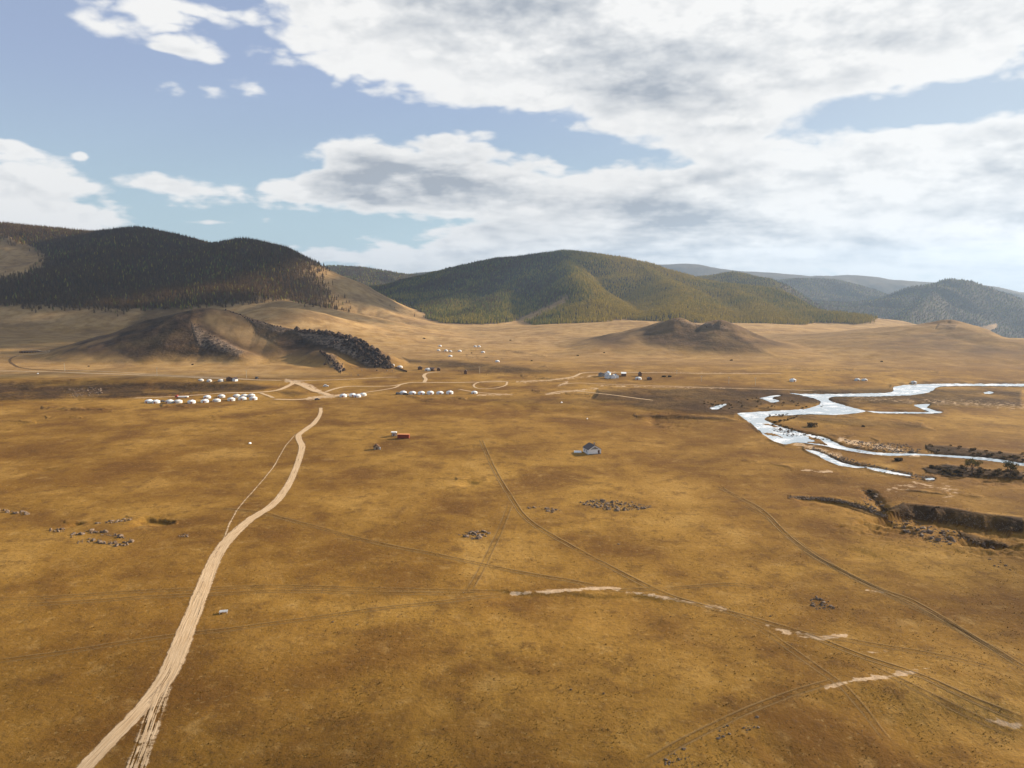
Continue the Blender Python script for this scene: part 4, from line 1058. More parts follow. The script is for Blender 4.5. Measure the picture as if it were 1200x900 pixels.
ribbon('dirt_track', [(22,416),(13,420),(12,424),(17,428),(27,431.5),(50,433.5),(100,435)], 3.5, M_trackdark, 'dark curved track below the brown shed', lift=.1, cross=4)

# ------------------------------------------------------------------ river
WZ = WATER_Z
M_water, t, out = material('river_water')
gp = t.new('ShaderNodeNewGeometry').outputs['Position']
wn = t.noise(t.vmath('MULTIPLY', gp, (1, 1, 1)), 1 / 3.0, 5, .65); wn2 = t.noise(gp, 1 / 16, 4, .6)
foam = t.mapr(t.math('ADD', t.math('MULTIPLY', wn, .25), t.math('MULTIPLY', wn2, .85)), .52, .68)
wc = t.mix(t.math('MULTIPLY', foam, .85), (0.34, 0.39, 0.42), (0.82, 0.83, 0.83))
principled(t, out, wc, t.fmix(foam, .10, .5), .9, wn, .10, .6)
def water(poly, label, dens=1.0):
    P = smooth_line([(*p, 0) for p in poly] + [(*poly[0], 0)], 2.0)[:-1]
    P[:, 0] += 2.6 * fbm(P[:, 0] / 6, P[:, 1] / 2.2, 4, seed=60); P[:, 1] += .7 * fbm(P[:, 0] / 5, P[:, 1] / 2, 3, seed=61)
    x, y = water_hit(P[:, 0], P[:, 1], WZ)
    bm = bmesh.new(); vs = [bm.verts.new((a, b, WZ)) for a, b in zip(x, y)]
    es = [bm.edges.new((vs[i], vs[(i + 1) % len(vs)])) for i in range(len(vs))]
    bmesh.ops.triangle_fill(bm, edges=es, use_beauty=True)
    for f in bm.faces:
        if f.normal.z < 0: f.normal_flip()
    o = part('river_water', bm, M_water, None); return struct(o, label)
for poly, lb in RIVER: water(poly, lb)

# ------------------------------------------------------------------ rocks
M_rock, t, out = material('lichen_rock')
oc = t.new('ShaderNodeTexCoord').outputs['Object']; oi = t.new('ShaderNodeObjectInfo')
rn = t.noise(oc, 2.5, 6, .65); rn2 = t.noise(oc, .6, 4, .6)
rc = t.mix(t.mapr(rn, .35, .65), (0.050, 0.030, 0.020), (0.23, 0.155, 0.10)); rc = t.mix(t.math('MULTIPLY', oi.outputs['Random'], .35), rc, (0.34, 0.25, 0.17))
principled(t, out, rc, .9, .2, rn, .15, .7)
M_cliff, t, out = material('dark_cliff_rock')
gp = t.new('ShaderNodeNewGeometry').outputs['Position']
rn = t.noise(gp, 1 / 3.0, 6, .68); rn2 = t.noise(gp, 1 / 14, 4, .6)
rc = t.mix(t.mapr(rn, .36, .66), (0.028, 0.018, 0.013), (0.115, 0.072, 0.046)); rc = t.mix(t.mapr(rn2, .5, .7, 0, .5), rc, (0.20, 0.135, 0.085))
principled(t, out, rc, .95, .1, rn, 1.2, .8)
def stone_bm(bm, c, s, rd, sub=1, sq=(1, 1, .7)):
    r_ = bmesh.ops.create_icosphere(bm, subdivisions=sub, radius=1.0)
    vs = r_['verts']; o3 = Vector((rd.uniform(0, 99), rd.uniform(0, 99), rd.uniform(0, 99)))
    cuts = [Vector((rd.gauss(0, 1), rd.gauss(0, 1), rd.gauss(0, .8))).normalized() for _ in range(7)]
    cd = [rd.uniform(.55, .88) for _ in cuts]; rot = Matrix.Rotation(rd.uniform(0, 6.28), 3, 'Z') @ Matrix.Rotation(rd.gauss(0, .35), 3, 'X')
    for v in vs:
        p = v.co.copy()
        for n_, d_ in zip(cuts, cd):
            e_ = p.dot(n_)
            if e_ > d_: p -= n_ * (e_ - d_)
        p *= 1 + .16 * mnoise.noise(p * 1.6 + o3)
        p = Vector((p.x * sq[0], p.y * sq[1], p.z * sq[2]))
        v.co = rot @ p * s + Vector(c)
ROCKS = []
for i in range(8):
    bm = bmesh.new(); stone_bm(bm, (0, 0, 0), 1.0, random.Random(i * 3 + 1), 2, (random.Random(i).uniform(.9, 1.4), 1, random.Random(i + 9).uniform(.55, .9)))
    ROCKS.append(bm_mesh('rock', bm, M_rock))
rock_src = bpy.data.collections.new('stone_sources')
for i in range(5):
    bm = bmesh.new(); stone_bm(bm, (0, 0, 0), 1.0, random.Random(i * 5 + 2), 1)
    rock_src.objects.link(bpy.data.objects.new('%d_stone' % i, bm_mesh('stone', bm, M_rock)))
ROCK_NG = make_forest_nodes(rock_src)
def rand_in(poly, n, rd):
    xs = [p[0] for p in poly]; ys = [p[1] for p in poly]; out = []
    while len(out) < n:
        a, b = rd.uniform(min(xs), max(xs)), rd.uniform(min(ys), max(ys))
        if inpoly(np.array([a]), np.array([b]), poly)[0]: out.append((a, b))
    return out
def band(ln, w):
    return [(x, y - w) for x, y in ln] + [(x, y + w) for x, y in ln[::-1]]
n_rocks = 0
def rocks(poly, n, s0, s1, label, group, seed=1, debris=0, wet=False):
    global n_rocks
    rd = random.Random(seed); pts = rand_in(poly, n + debris, rd)
    x, y, z, ok = hit([p[0] for p in pts], [p[1] for p in pts])
    if wet: z = np.maximum(z, WATER_Z + .05)
    xmin_ = min(p[0] for p in poly); xmax_ = max(p[0] for p in poly)
    for k in range(n):
        s = s0 + (s1 - s0) * rd.random() ** 2
        o = bpy.data.objects.new('rock', ROCKS[rd.randrange(8)]); COL.objects.link(o)
        o.location = (x[k], y[k], z[k] + .12 * s); o.rotation_euler = (rd.gauss(0, .15), rd.gauss(0, .15), rd.uniform(0, 6.28)); o.scale = (s, s * rd.uniform(.7, 1.1), s * rd.uniform(.7, 1.2))
        fx_ = (pts[k][0] - xmin_) / max(xmax_ - xmin_, 1); fw_ = 'left end' if fx_ < .25 else 'left half' if fx_ < .5 else 'right half' if fx_ < .75 else 'right end'
        sw_ = 'small ' if s < s0 + .1 * (s1 - s0) else 'large ' if s > s0 + .5 * (s1 - s0) else ''
        tag(o, sw_ + label + ', ' + fw_, 'rock', group); n_rocks += 1
    if debris:
        m = slice(n, n + debris); nn = debris
        s = s0 * rng.uniform(.3, .95, nn)
        scatter('rubble', np.stack([x[m], y[m], z[m]], -1), rng.integers(0, 5, nn), np.stack([rng.normal(0, .2, nn), rng.normal(0, .2, nn), rng.random(nn) * 6.28], -1), np.stack([s, s * .85, s * .8], -1), ROCK_NG, 'small rubble among the ' + group, 'rubble')
rocks(band([(82,628),(95,625),(105,623),(120,625),(135,627),(150,631),(155,635)], 2.2), 26, .5, 1.25, 'rough rock in the longest row of the left field group', 'rocks in the left field rows', 1, 60)
rocks(band([(90,636),(104,634),(118,635),(130,637),(140,639),(152,637)], 2.4), 22, .5, 1.3, 'rough rock in the lowest row of the left field rock group', 'rocks in the lowest left field row', 2, 40)
rocks(band([(112,613),(128,612),(142,610),(158,607)], 1.8), 18, .45, 1.1, 'rough rock in the upper row of the left field rock group', 'rocks in the upper left field row', 3, 40)
rocks(band([(58,623),(66,622),(76,621)], 1.6), 9, .45, 1.0, 'rough rock in the small row left of the field rock group', 'rocks in the small row at left', 4, 15)
rocks(band([(-2,598),(8,600),(18,600),(32,602)], 1.6), 12, .45, 1.1, 'rough rock at the left edge of the picture', 'rocks at the left edge', 5, 25)
rocks(band([(210,627),(222,628)], 1.8), 6, .4, .8, 'small rock close left of the dirt road', 'rocks left of the road', 6, 10)
rocks([(678,589),(700,585),(735,588),(764,593),(760,597),(722,599),(690,594)], 60, .5, 1.1, 'dark slab rock in the wide patch right of the field centre', 'rocks in the wide central patch', 7, 420)
rocks([(640,596),(652,595),(658,599),(650,601),(640,599)], 10, .5, 1.2, 'dark rock in the small patch left of the wide patch', 'rocks in the small central patch', 8, 25)
rocks(band([(618,595),(634,595)], 1.2), 6, .4, .8, 'little rock leading to the small central patch', 'rocks beside the small central patch', 9, 12)
rocks([(535,627),(548,623),(562,622),(575,624),(568,630),(553,633),(545,629)], 24, .5, 1.2, 'dark rock in the round patch below the field centre', 'rocks in the round central patch', 10, 60)
rocks([(948,701),(955,698),(968,702),(978,712),(975,716),(952,714)], 22, .3, .75, 'dark rock in the clump right of the pale streak', 'rocks right of the pale streak', 11, 90)
rocks([(785,880),(800,874),(815,880),(812,896),(790,898),(778,896)], 14, .18, .5, 'pale boulder in the lowest group on the bank', 'boulders at the bottom of the bank', 12, 50)
rocks([(842,852),(858,848),(856,862),(838,868)], 8, .18, .42, 'pale boulder in the middle group on the bank', 'boulders halfway up the bank', 13, 30)
rocks([(868,850),(884,838),(896,838),(890,852),(874,860)], 10, .18, .45, 'pale boulder in the highest group on the bank', 'boulders high on the bank', 14, 30)
rocks([(1040,610),(1062,606),(1090,616),(1110,624),(1125,634),(1100,642),(1070,628),(1048,620)], 40, .5, 1.3, 'dark rock on the slope below the ravine head', 'rocks below the ravine', 15, 260)
rocks(band([(1105,622),(1135,632),(1165,644)], 3), 20, .4, .9, 'dark rock along the small gully under the ravine', 'rocks along the small gully', 16, 60)
rocks([(1008,572),(1024,574),(1042,598),(1030,602),(1010,588)], 16, .5, 1.2, 'dark rock on the ravine side arm', 'rocks on the ravine side arm', 17, 120)
rocks([(985,514),(1010,518),(1060,520),(1082,528),(1075,531),(1030,529),(1000,524)], 12, .8, 1.6, 'dark stone on the gravel bar beside the river', 'stones on the gravel bar', 18, 420)
rocks([(903,504),(915,502),(942,511),(925,513)], 6, .6, 1.2, 'wet dark stone sticking out of the river rapids', 'stones in the rapids', 19, 130, True)
rocks(band([(950,526),(975,534),(1005,543),(1040,552),(1075,559),(1095,562)], 3), 0, .8, 1.4, '', 'stones of the side channel', 20, 420)
rocks([(1150,655),(1170,655),(1195,672),(1175,672)], 8, .3, .7, 'small dark rock near the right edge below the ravine', 'rocks at the right edge', 21, 20)
rocks([(70,456),(118,454),(120,463),(85,466)], 10, 1.0, 2.0, 'weathered rock on the dark ground at far left', 'rocks on the dark ground', 22, 200)
rocks([(1045,594),(1100,602),(1150,609),(1205,616),(1205,624),(1150,619),(1100,612),(1050,604)], 0, .4, 1.1, '', 'stones of the ravine wall', 26, 300)
rocks(band([(925,583),(960,584),(990,588),(1015,596),(1040,606)], 1.8), 0, .8, 1.4, '', 'stones along the ravine edge', 24, 260)
rocks([(300,640),(1180,600),(1190,890),(200,890)], 14, .2, .5, 'lone small stone lying in the open field', 'lone stones in the field', 23, 500)
rocks([(390,424),(470,436),(455,441),(410,440)], 6, .8, 1.8, 'boulder on the scree below the rocky spur', 'boulders below the rocky spur', 25, 160)
print('rocks', n_rocks, time.time() - T_START)
def outcrop(name, pix, n, s0, s1, spread, label, seed, up=.3, depth=0):
    rd = random.Random(seed); bm = bmesh.new()
    px = [p[0] for p in pix]; py = [p[1] for p in pix]; tt = np.linspace(0, len(pix) - 1, n)
    X, Y = np.interp(tt, range(len(pix)), px), np.interp(tt, range(len(pix)), py)
    x, y, z, ok = hit(X + np.array([rd.gauss(0, spread) for _ in X]), Y + np.array([rd.gauss(0, spread * .45) for _ in X]))
    cx, cy = float(x.mean()), float(y.mean()); cz = float(z.min())
    for k in range(n):
        s = s0 + (s1 - s0) * rd.random() ** 1.5
        stone_bm(bm, (x[k] - cx, y[k] - cy, z[k] - cz + s * up * rd.random()), s, rd, 2 if s > 3 else 1, (rd.uniform(.6, 1.1), rd.uniform(.6, 1.0), rd.uniform(.8, 1.5)))
    me = bm_mesh(name, bm, M_cliff); o = link_mesh(name, me, None, (cx, cy, cz))
    return tag(o, label, 'rock outcrop')
outcrop('rock_outcrop', [(345,388),(365,389),(385,391),(405,395),(420,401),(432,408),(444,416),(452,424),(457,431)], 240, .9, 4.6, 2.2, 'long jagged dark cliff on the right spur of the rocky hill', 1, .05)
outcrop('rock_outcrop', [(400,401),(420,412),(440,422),(450,430)], 130, 1.2, 4.8, 5, 'craggy face under the end of the long jagged cliff', 5, -.1)
outcrop('rock_outcrop', [(376,413),(384,417),(391,424),(397,430),(401,436)], 60, 1.0, 3.2, 1.8, 'small dark crag below the long cliff', 2)
outcrop('rock_outcrop', [(228,380),(236,388),(248,396),(262,404),(275,410),(286,413)], 22, .7, 1.9, 2.2, 'broken crags down the front rib of the rocky hill', 3, .15)
outcrop('rock_outcrop', [(262,363),(278,368),(292,374),(310,379),(330,384)], 40, .8, 2.0, 1.0, 'low rock band along the crest of the rocky hill', 4)
outcrop('rock_outcrop', [(795,375),(812,378),(828,383),(843,378),(850,382)], 16, .6, 1.5, 1.5, 'small crags on the tops of the dark pointed hill', 6)

# ------------------------------------------------------------------ tufts of dry grass in the near field
M_tuft, t, out = material('dry_grass_tuft')
oi = t.new('ShaderNodeObjectInfo')
principled(t, out, t.mix(oi.outputs['Random'], (0.150, 0.078, 0.019), (0.38, 0.235, 0.07)), .95, .05)
tuft_src = bpy.data.collections.new('tuft_sources')
for i in range(3):
    rd = random.Random(i + 40); bm = bmesh.new()
    for k in range(9):
        a = rd.uniform(0, 6.28); q = rd.uniform(.1, .7); h_ = rd.uniform(.3, .7); w_ = .16; tx, ty = q * math.cos(a), q * math.sin(a)
        bm.faces.new([bm.verts.new((tx * .3 - w_ * math.sin(a), ty * .3 + w_ * math.cos(a), 0)), bm.verts.new((tx * .3 + w_ * math.sin(a), ty * .3 - w_ * math.cos(a), 0)), bm.verts.new((tx * 1.3, ty * 1.3, h_))])
    tuft_src.objects.link(bpy.data.objects.new('%d_tuft' % i, bm_mesh('tuft', bm, M_tuft)))
TUFT_NG = make_forest_nodes(tuft_src)
n_ = 85000; ty_ = 135 + 420 * rng.random(n_) ** 1.5; tx_ = ty_ * rng.uniform(-.70, .70, n_)
ok_ = (fbm(tx_ / 14, ty_ / 14, 4, .6, seed=90) + .5 * fbm(tx_ / 3, ty_ / 3, 2, seed=91)) > .09 + rng.normal(0, .22, n_)
i_, j_ = cell(tx_, ty_); ok_ &= (m_sand[i_, j_] < .1)
tx_, ty_ = tx_[ok_], ty_[ok_]; n_ = len(tx_); s_ = rng.uniform(.14, .34, n_) * (1 + .6 * (rng.random(n_) > .93))
RM = np.zeros(n_, bool)
for ob_ in [o_ for o_ in COL.objects if o_.name.startswith(('dirt_road', 'dirt_track', 'footpath'))][:3]:
    co_ = np.empty(len(ob_.data.vertices) * 3, np.float32); ob_.data.vertices.foreach_get('co', co_); co_ = co_.reshape(-1, 3)[::6]
    for c_ in co_: RM |= (np.abs(tx_ - c_[0]) < 3) & (np.abs(ty_ - c_[1]) < 3)
tx_, ty_, s_ = tx_[~RM], ty_[~RM], s_[~RM]; n_ = len(tx_)
scatter('grass_tufts', np.stack([tx_, ty_, ground_z(tx_, ty_) - .02], -1), rng.integers(0, 3, n_), np.stack([s_ * 0, s_ * 0, rng.random(n_) * 6.28], -1), np.stack([s_ * 1.3, s_ * 1.3, s_], -1), TUFT_NG, 'dry grass tufts scattered over the near steppe', 'grass')
print('tufts', n_, time.time() - T_START)

# ------------------------------------------------------------------ shrubs and bank trees
M_shrub = needles('shrub_leaves', (0.070, 0.048, 0.026), (0.150, 0.100, 0.045))
M_leaf = needles('riverside_leaves', (0.070, 0.062, 0.022), (0.13, 0.105, 0.035))
def leaf_cloud(bm, c, r, n, rd, ls=.45, sq=.7):
    for _ in range(n):
        while True:
            p = Vector((rd.uniform(-1, 1), rd.uniform(-1, 1), rd.uniform(-1, 1)))
            if .25 < p.length < 1: break
        q = Vector(c) + Vector((p.x * r, p.y * r, p.z * r * sq)); a = Vector((rd.gauss(0, 1), rd.gauss(0, 1), rd.gauss(0, 1))).normalized() * ls * rd.uniform(.5, 1.3)
        b = a.cross(Vector((rd.gauss(0, 1), rd.gauss(0, 1), rd.gauss(0, 1)))).normalized() * ls * rd.uniform(.4, .9)
        bm.faces.new([bm.verts.new(q - a), bm.verts.new(q + b), bm.verts.new(q + a), bm.verts.new(q - b)])
shrub_src = bpy.data.collections.new('shrub_sources')
for i in range(3):
    bm = bmesh.new(); rd = random.Random(i + 70); leaf_cloud(bm, (0, 0, .7), 1.2, 60, rd, .4, .65)
    shrub_src.objects.link(bpy.data.objects.new('%d_shrub' % i, bm_mesh('shrub', bm, M_shrub)))
SHRUB_NG = make_forest_nodes(shrub_src)
def shrubs(poly, n, s0, s1, label, seed):
    rd = random.Random(seed); pts = rand_in(poly, n, rd); x, y, z, ok = hit([p[0] for p in pts], [p[1] for p in pts])
    s = rng.uniform(s0, s1, n)
    scatter('brushwood', np.stack([x, y, z], -1), rng.integers(0, 3, n), np.stack([s * 0, s * 0, rng.random(n) * 6.28], -1), np.stack([s, s, s * .8], -1), SHRUB_NG, label, 'brushwood')
shrubs([(1088,548),(1110,544),(1150,549),(1205,553),(1205,560),(1150,560),(1105,557)], 80, .5, 1.2, 'dark brushwood on the bank under the two riverside trees', 1)
shrubs([(1086,522),(1112,522),(1150,527),(1205,532),(1205,541),(1150,536),(1100,530)], 30, .5, 1.1, 'dark brushwood on the far bank at the right edge', 2)
shrubs(band([(900,487),(940,486),(905,497),(940,508),(975,518)], 1.5), 70, .4, 1.0, 'low dark brushwood along the river bend', 3)
shrubs([(1015,575),(1022,576),(1040,598),(1034,600)], 16, .4, .9, 'brushwood in the narrow arm above the ravine', 5)
shrubs([(820,470),(900,466),(1000,480),(900,478),(830,480)], 60, .4, .9, 'low brushwood on the marshy river flat', 6)
rd = random.Random(5)
def big_shrub(px, py, r, label):
    x, y, z = spot(px, py); bm = bmesh.new()
    for _ in range(7): leaf_cloud(bm, (rd.uniform(-r, r) * .7, rd.uniform(-r, r) * .5, r * .35), r * .5, 60, rd, .5, .7)
    o = part('shrub', bm, M_shrub, None, (x, y, z)); tag(o, label, 'shrub')
big_shrub(951.5, 500, 4.2, 'large dark rounded shrub on the island beside the river bend')
big_shrub(1054, 540, 2.2, 'dark shrub on the grass between the two channels')
big_shrub(1012, 500, 1.0, 'tiny dark shrub right of the large rounded shrub')
def bank_tree(px, py, h, label, seed, bushy):
    rd = random.Random(seed); x, y, z = spot(px, py)
    t_ = thing('riverside_tree', label, 'tree', (x, y, z))
    bm = bmesh.new(); lean = rd.uniform(-.4, .4)
    tube(bm, [(0, 0, -.5), (.1, 0, h * .3), (lean, .1, h * .62)], [.34, .26, .17], 7)
    tips = []
    for k in range(8):
        a = k * 2.4 + rd.uniform(-.3, .3); z0 = h * (.35 + .03 * k if not bushy else .12 + .06 * k); L_ = h * rd.uniform(.24, .40)
        tip = (math.cos(a) * L_, math.sin(a) * L_, z0 + h * rd.uniform(.22, .42))
        tube(bm, [(lean * z0 / h, 0, z0), (tip[0] * .5, tip[1] * .5, (z0 + tip[2]) / 2 + .2), tip], [.12, .08, .03], 5); tips.append(tip)
    part('trunk', bm, M_trunk, t_)
    bm = bmesh.new()
    for p in tips: leaf_cloud(bm, p, h * .17, 85, rd, .32, .8)
    leaf_cloud(bm, (lean, 0, h * .82), h * .2, 120, rd, .32, .7)
    part('crown', bm, M_leaf, t_)
bank_tree(1138.7, 556.5, 8.6, 'small riverside tree with a bare trunk and flat open crown', 3, False)
bank_tree(1184, 557.5, 8.2, 'bushy riverside tree near the right edge of the picture', 8, True)

# ------------------------------------------------------------------ tents (gers)
M_felt = simple('white_canvas', (0.80, 0.79, 0.76), .85, .1, .10, 1.2)
M_felt2 = simple('cream_canvas', (0.70, 0.68, 0.63), .85, .1, .12, 1.2)
M_rope = simple('rope', (0.35, 0.28, 0.2), .9, .1)
M_door = simple('orange_door_paint', (0.42, 0.13, 0.04), .6, .3)
M_crown = simple('crown_wood', (0.28, 0.12, 0.05), .7, .2)
def make_ger():
    t_ = thing('round_tent', '', 'tent')
    bm = bmesh.new(); lathe(bm, [(3.1, -.5), (3.12, 0), (3.15, 1.0), (3.1, 1.55)], 24); part('wall', bm, M_felt, t_, smooth=True)
    bm = bmesh.new(); lathe(bm, [(3.1, 1.5), (3.28, 1.5), (3.22, 1.62), (2.4, 2.15), (1.4, 2.62), (.75, 2.85), (.7, 2.86)], 24); part('roof', bm, M_felt, t_, smooth=True)
    bm = bmesh.new(); lathe(bm, [(.8, 2.84), (.8, 2.97), (.35, 3.08), (0, 3.1)], 14)
    part('crown_ring', bm, M_crown, t_)
    bm = bmesh.new(); bx(bm, -.5, .5, -3.35, -3.0, 0, 1.45); bx(bm, -.62, .62, -3.3, -3.0, 1.45, 1.58); part('door', bm, M_door, t_)
    bm = bmesh.new()
    for zz in (.55, 1.15): lathe(bm, [(3.16, zz), (3.19, zz + .03), (3.16, zz + .06)], 24)
    part('rope_band', bm, M_rope, t_)
    bm = bmesh.new(); tube(bm, [(.5, .4, 2.7), (.5, .4, 3.9)], [.07, .07], 6); part('stove_pipe', bm, simple('stove_pipe_metal', (.12, .12, .12), .6, .4), t_)
    return t_
ger0 = make_ger(); ger_used = False
CREAM = {}
def ger(px, py, s, label, group, rz=0.0):
    global ger_used
    o = ger0 if not ger_used else copy_tree(ger0); ger_used = True
    x, y, z = spot(px, py); o.location = (x, y, z); o.rotation_euler = (0, 0, rz); s *= .92; o.scale = (s, s, s * random.uniform(.9, 1.05))
    if random.random() < .4:
        for ch in o.children:
            if ch.name.startswith(('roof', 'wall')):
                k_ = ch.name.split('.')[0]
                if k_ not in CREAM: CREAM[k_] = ch.data.copy(); CREAM[k_].materials[0] = M_felt2
                ch.data = CREAM[k_]
    tag(o, label, 'tent', group)
back = [(242.8,466.5,'leftmost'),(259.5,465.6,'second from the left'),(277.3,465.3,'third from the left'),(286.3,465,'fourth from the left'),(294.7,465,'rightmost')]
front = [(174.7,471.8),(182.8,472.2),(198.8,472.1),(208.7,472),(224.5,472.2),(240,471.4),(254,470.6),(271,469.4),(284,468.5),(296.8,468.4)]
for px, py, w in back: ger(px, py, 1.08, 'white round tent, %s in the back row of the left camp' % w, 'tents of the left camp', random.uniform(-.5, .5))
fw = ['leftmost'] + [w + ' from the left' for w in WORDS[1:9]] + ['rightmost']
for (px, py), w in zip(front, fw): ger(px, py, 1.12 + .06 * (px in (208.7, 296.8, 284)), 'white round tent, %s in the front row of the left camp' % w, 'tents of the left camp', random.uniform(-.5, .5))
for (px, py), w in zip([(402.2,465),(413.3,464.2),(418.8,465.3),(425.3,463.8)], ['standing apart at the left of', 'second from the left in', 'in front at', 'rightmost in']):
    ger(px, py, 1.1, 'white round tent %s the four tents by the junction' % w, 'tents by the road junction', random.uniform(-.5, .5))
for (px, py), w in zip([(472.5,461.6),(483.3,461.8),(493.7,461.9),(504.2,461.8),(515.5,461.6),(527,461.5)], ['leftmost, behind the dark vehicles,', 'second from the left', 'third from the left', 'fourth from the left', 'fifth from the left', 'rightmost']):
    ger(px, py, 1.12, 'white round tent, %s in the level row of six' % w, 'tents in the level row', random.uniform(-.5, .5))
for px, py, s, lb in [(555.8,461.2,1.0,'lone white round tent on the track right of the row of six'), (501.7,434.5, 1.35,'large white round tent in the valley yard'),
    (459.5,428.6,1.0,'white round tent touching the foot of the rocky spur'), (468.7,431,1.15,'white round tent just right of the rocky spur foot'),
    (582.8,424.2,1.0,'lone white round tent above the dark valley ground'), (515.7,406,.9,'topmost white tent of the far valley group at left'),
    (514,411,.9,'leftmost white tent in the low row of the far valley group'), (522.7,411.6,1.0,'middle white tent in the low row of the far valley group'),
    (527.7,412.2,.9,'rightmost white tent in the low row of the far valley group'), (538.7,412,1.0,'white tent standing right of the far valley group'),
    (527.7,418,1.0,'white tent below the far valley group'), (557,406.6,.9,'left tent of the far valley pair'), (561.5,406.6,.9,'right tent of the far valley pair'),
    (566,413.3,1.0,'white tent below the far valley pair'), (929,446.8,1.1,'white tent on the plain left of the two river tents'),
    (1004.5,446,1.0,'left tent of the pair beyond the river'), (1013,446.2,1.0,'right tent of the pair beyond the river'), (1070.7,449,1.0,'white tent on the bank of the upper river arm'),
    (748,444.6,1.2,'white tent at the right end of the village'), (235.5,446.4,.95,'leftmost tent beside the road above the left camp'),
    (245.3,447,.9,'middle tent beside the road above the left camp'), (258.7,447,1.0,'right tent beside the road above the left camp')]:
    ger(px, py, s, lb, 'tents scattered over the valley', random.uniform(-.5, .5))

# ------------------------------------------------------------------ buildings
M_white = simple('white_wall_paint', (0.86, 0.84, 0.80), .8, .1, .12)
M_roofdark = simple('dark_roof_sheet', (0.075, 0.050, 0.045), .6, .3, .2, 3)
M_grey = simple('grey_boards', (0.30, 0.27, 0.23), .85, .1, .3, 2)
M_glass = simple('dark_window_glass', (0.03, 0.03, 0.035), .15, .5, .1)
M_wood = simple('brown_wood', (0.16, 0.085, 0.045), .85, .1, .3, 2)
M_red_shaded = simple('shaded_red_paint', (0.26, 0.042, 0.018), .6, .25, .2, 1)  # container sides: their shade put into a darker red
M_red_sunlit = simple('orange_roof_paint', (0.72, 0.26, 0.09), .6, .25, .15, 1)  # container top: its sunlight put into a brighter orange
M_steel = simple('grey_steel', (0.40, 0.40, 0.39), .5, .4, .2, 2)
M_blue = simple('blue_roof_sheet', (0.20, 0.27, 0.36), .5, .3, .2, 2)
def house(px, py, w, d, h, rise, rz, label, mats=(None, None), cat='house', windows=True, group=None, name='small_house', hh=0.0):
    x, y, z = spot(px, py); t_ = thing(name, label, cat, (x, y, z), rz, group)
    wm, rm = mats
    bm = bmesh.new(); prism(bm, [(-w/2, -.4), (w/2, -.4), (w/2, h), (0, h + rise * .96), (-w/2, h)], 0, d); part('wall', bm, wm, t_)
    bm = bmesh.new(); o_ = .35; k_ = rise / (w / 2)
    for sg in (-1, 1):
        a = [(sg * (w/2 + o_), h - o_ * k_ + .03), (0, h + rise + .03), (0, h + rise + .15), (sg * (w/2 + o_), h - o_ * k_ + .15)]
        prism(bm, a if sg > 0 else a[::-1], -o_, d + o_)
    bmesh.ops.recalc_face_normals(bm, faces=bm.faces); part('roof', bm, rm, t_)
    if windows:
        for sx in (-w * .0,):
            bm = bmesh.new(); bx(bm, w * .24, w * .24 + .95, -.05, .02, .9 * h / 2.6, 2.0 * h / 2.6); part('window', bm, M_glass, t_)
        for yy in (d * .25, d * .6):
            bm = bmesh.new(); bx(bm, -w/2 - .05, -w/2 + .02, yy, yy + 1.0, .95 * h / 2.6, 1.95 * h / 2.6); part('window', bm, M_glass, t_)
    return t_
t_ = house(690.5, 532.3, 8.0, 8.6, 2.9, 2.4, math.radians(16), 'white walled house with a dark gabled roof alone in the field', (M_white, M_roofdark), name='white_house')
t_.location.x += 3.2
bm = bmesh.new(); prism(bm, [(-2.6, 2.92), (2.6, 2.92), (0, 4.55)], -.10, -.03); part('gable_board', bm, M_grey, t_)
bm = bmesh.new(); bx(bm, -4.06, 4.06, -.06, -.01, -.3, .35); part('plinth', bm, M_grey, t_)
bm = bmesh.new(); bx(bm, 1.6, 2.1, 5.2, 5.7, 4.2, 5.8); part('chimney', bm, M_grey, t_)
bm = bmesh.new(); bx(bm, 2.1, 3.1, -.09, -.03, .3, 2.35); part('door', bm, M_wood, t_)
x, y, z = spot(677, 530.3); bm = bmesh.new(); bx(bm, -2.2, 2.2, -.9, .9, .0, .45); bx(bm, -2.2, 2.2, .7, .95, .45, 1.0)
tag(part('low_wall', bm, M_white, None, (x, y, z)), 'low white wall beside the left side of the lone house', 'wall'); bpy.context.view_layer.update()
# red container with corrugated sides
x, y, z = spot(472.5, 514); t_ = thing('shipping_container', 'red shipping container with an orange lit top on the plain', 'container', (x, y, z), math.radians(-4))
bm = bmesh.new(); n = 26; L_ = 7.4; prof_ = []
for i in range(n * 2 + 1): prof_.append((-L_/2 + L_ * i / (n * 2), (0.05 if i % 4 < 2 else 0.0)))
for yy, sg in ((0, -1), (2.5, 1)):
    for (a, da), (b, db) in zip(prof_[:-1], prof_[1:]):
        v = [bm.verts.new((a, yy + sg * da, .15)), bm.verts.new((b, yy + sg * db, .15)), bm.verts.new((b, yy + sg * db, 2.6)), bm.verts.new((a, yy + sg * da, 2.6))]
        bm.faces.new(v if sg < 0 else v[::-1])
bx(bm, -L_/2 - .01, -L_/2 + .05, 0, 2.5, .15, 2.6); bx(bm, L_/2 - .05, L_/2 + .01, 0, 2.5, .15, 2.6); part('side_panel', bm, M_red_shaded, t_)
bm = bmesh.new(); bx(bm, -L_/2 - .06, L_/2 + .06, -.08, 2.58, 2.6, 2.74); part('top', bm, M_red_sunlit, t_)
bm = bmesh.new(); bx(bm, -L_/2, L_/2, -.04, .12, -.2, .15); bx(bm, -L_/2, L_/2, 2.38, 2.54, -.2, .15); part('base_rail', bm, M_wood, t_)
for sx in (-L_/2, L_/2):
    for yy in (0, 2.5):
        bm = bmesh.new(); bx(bm, sx - .08, sx + .08, yy - .09, yy + .09, .15, 2.6); part('corner_post', bm, M_red_shaded, t_)
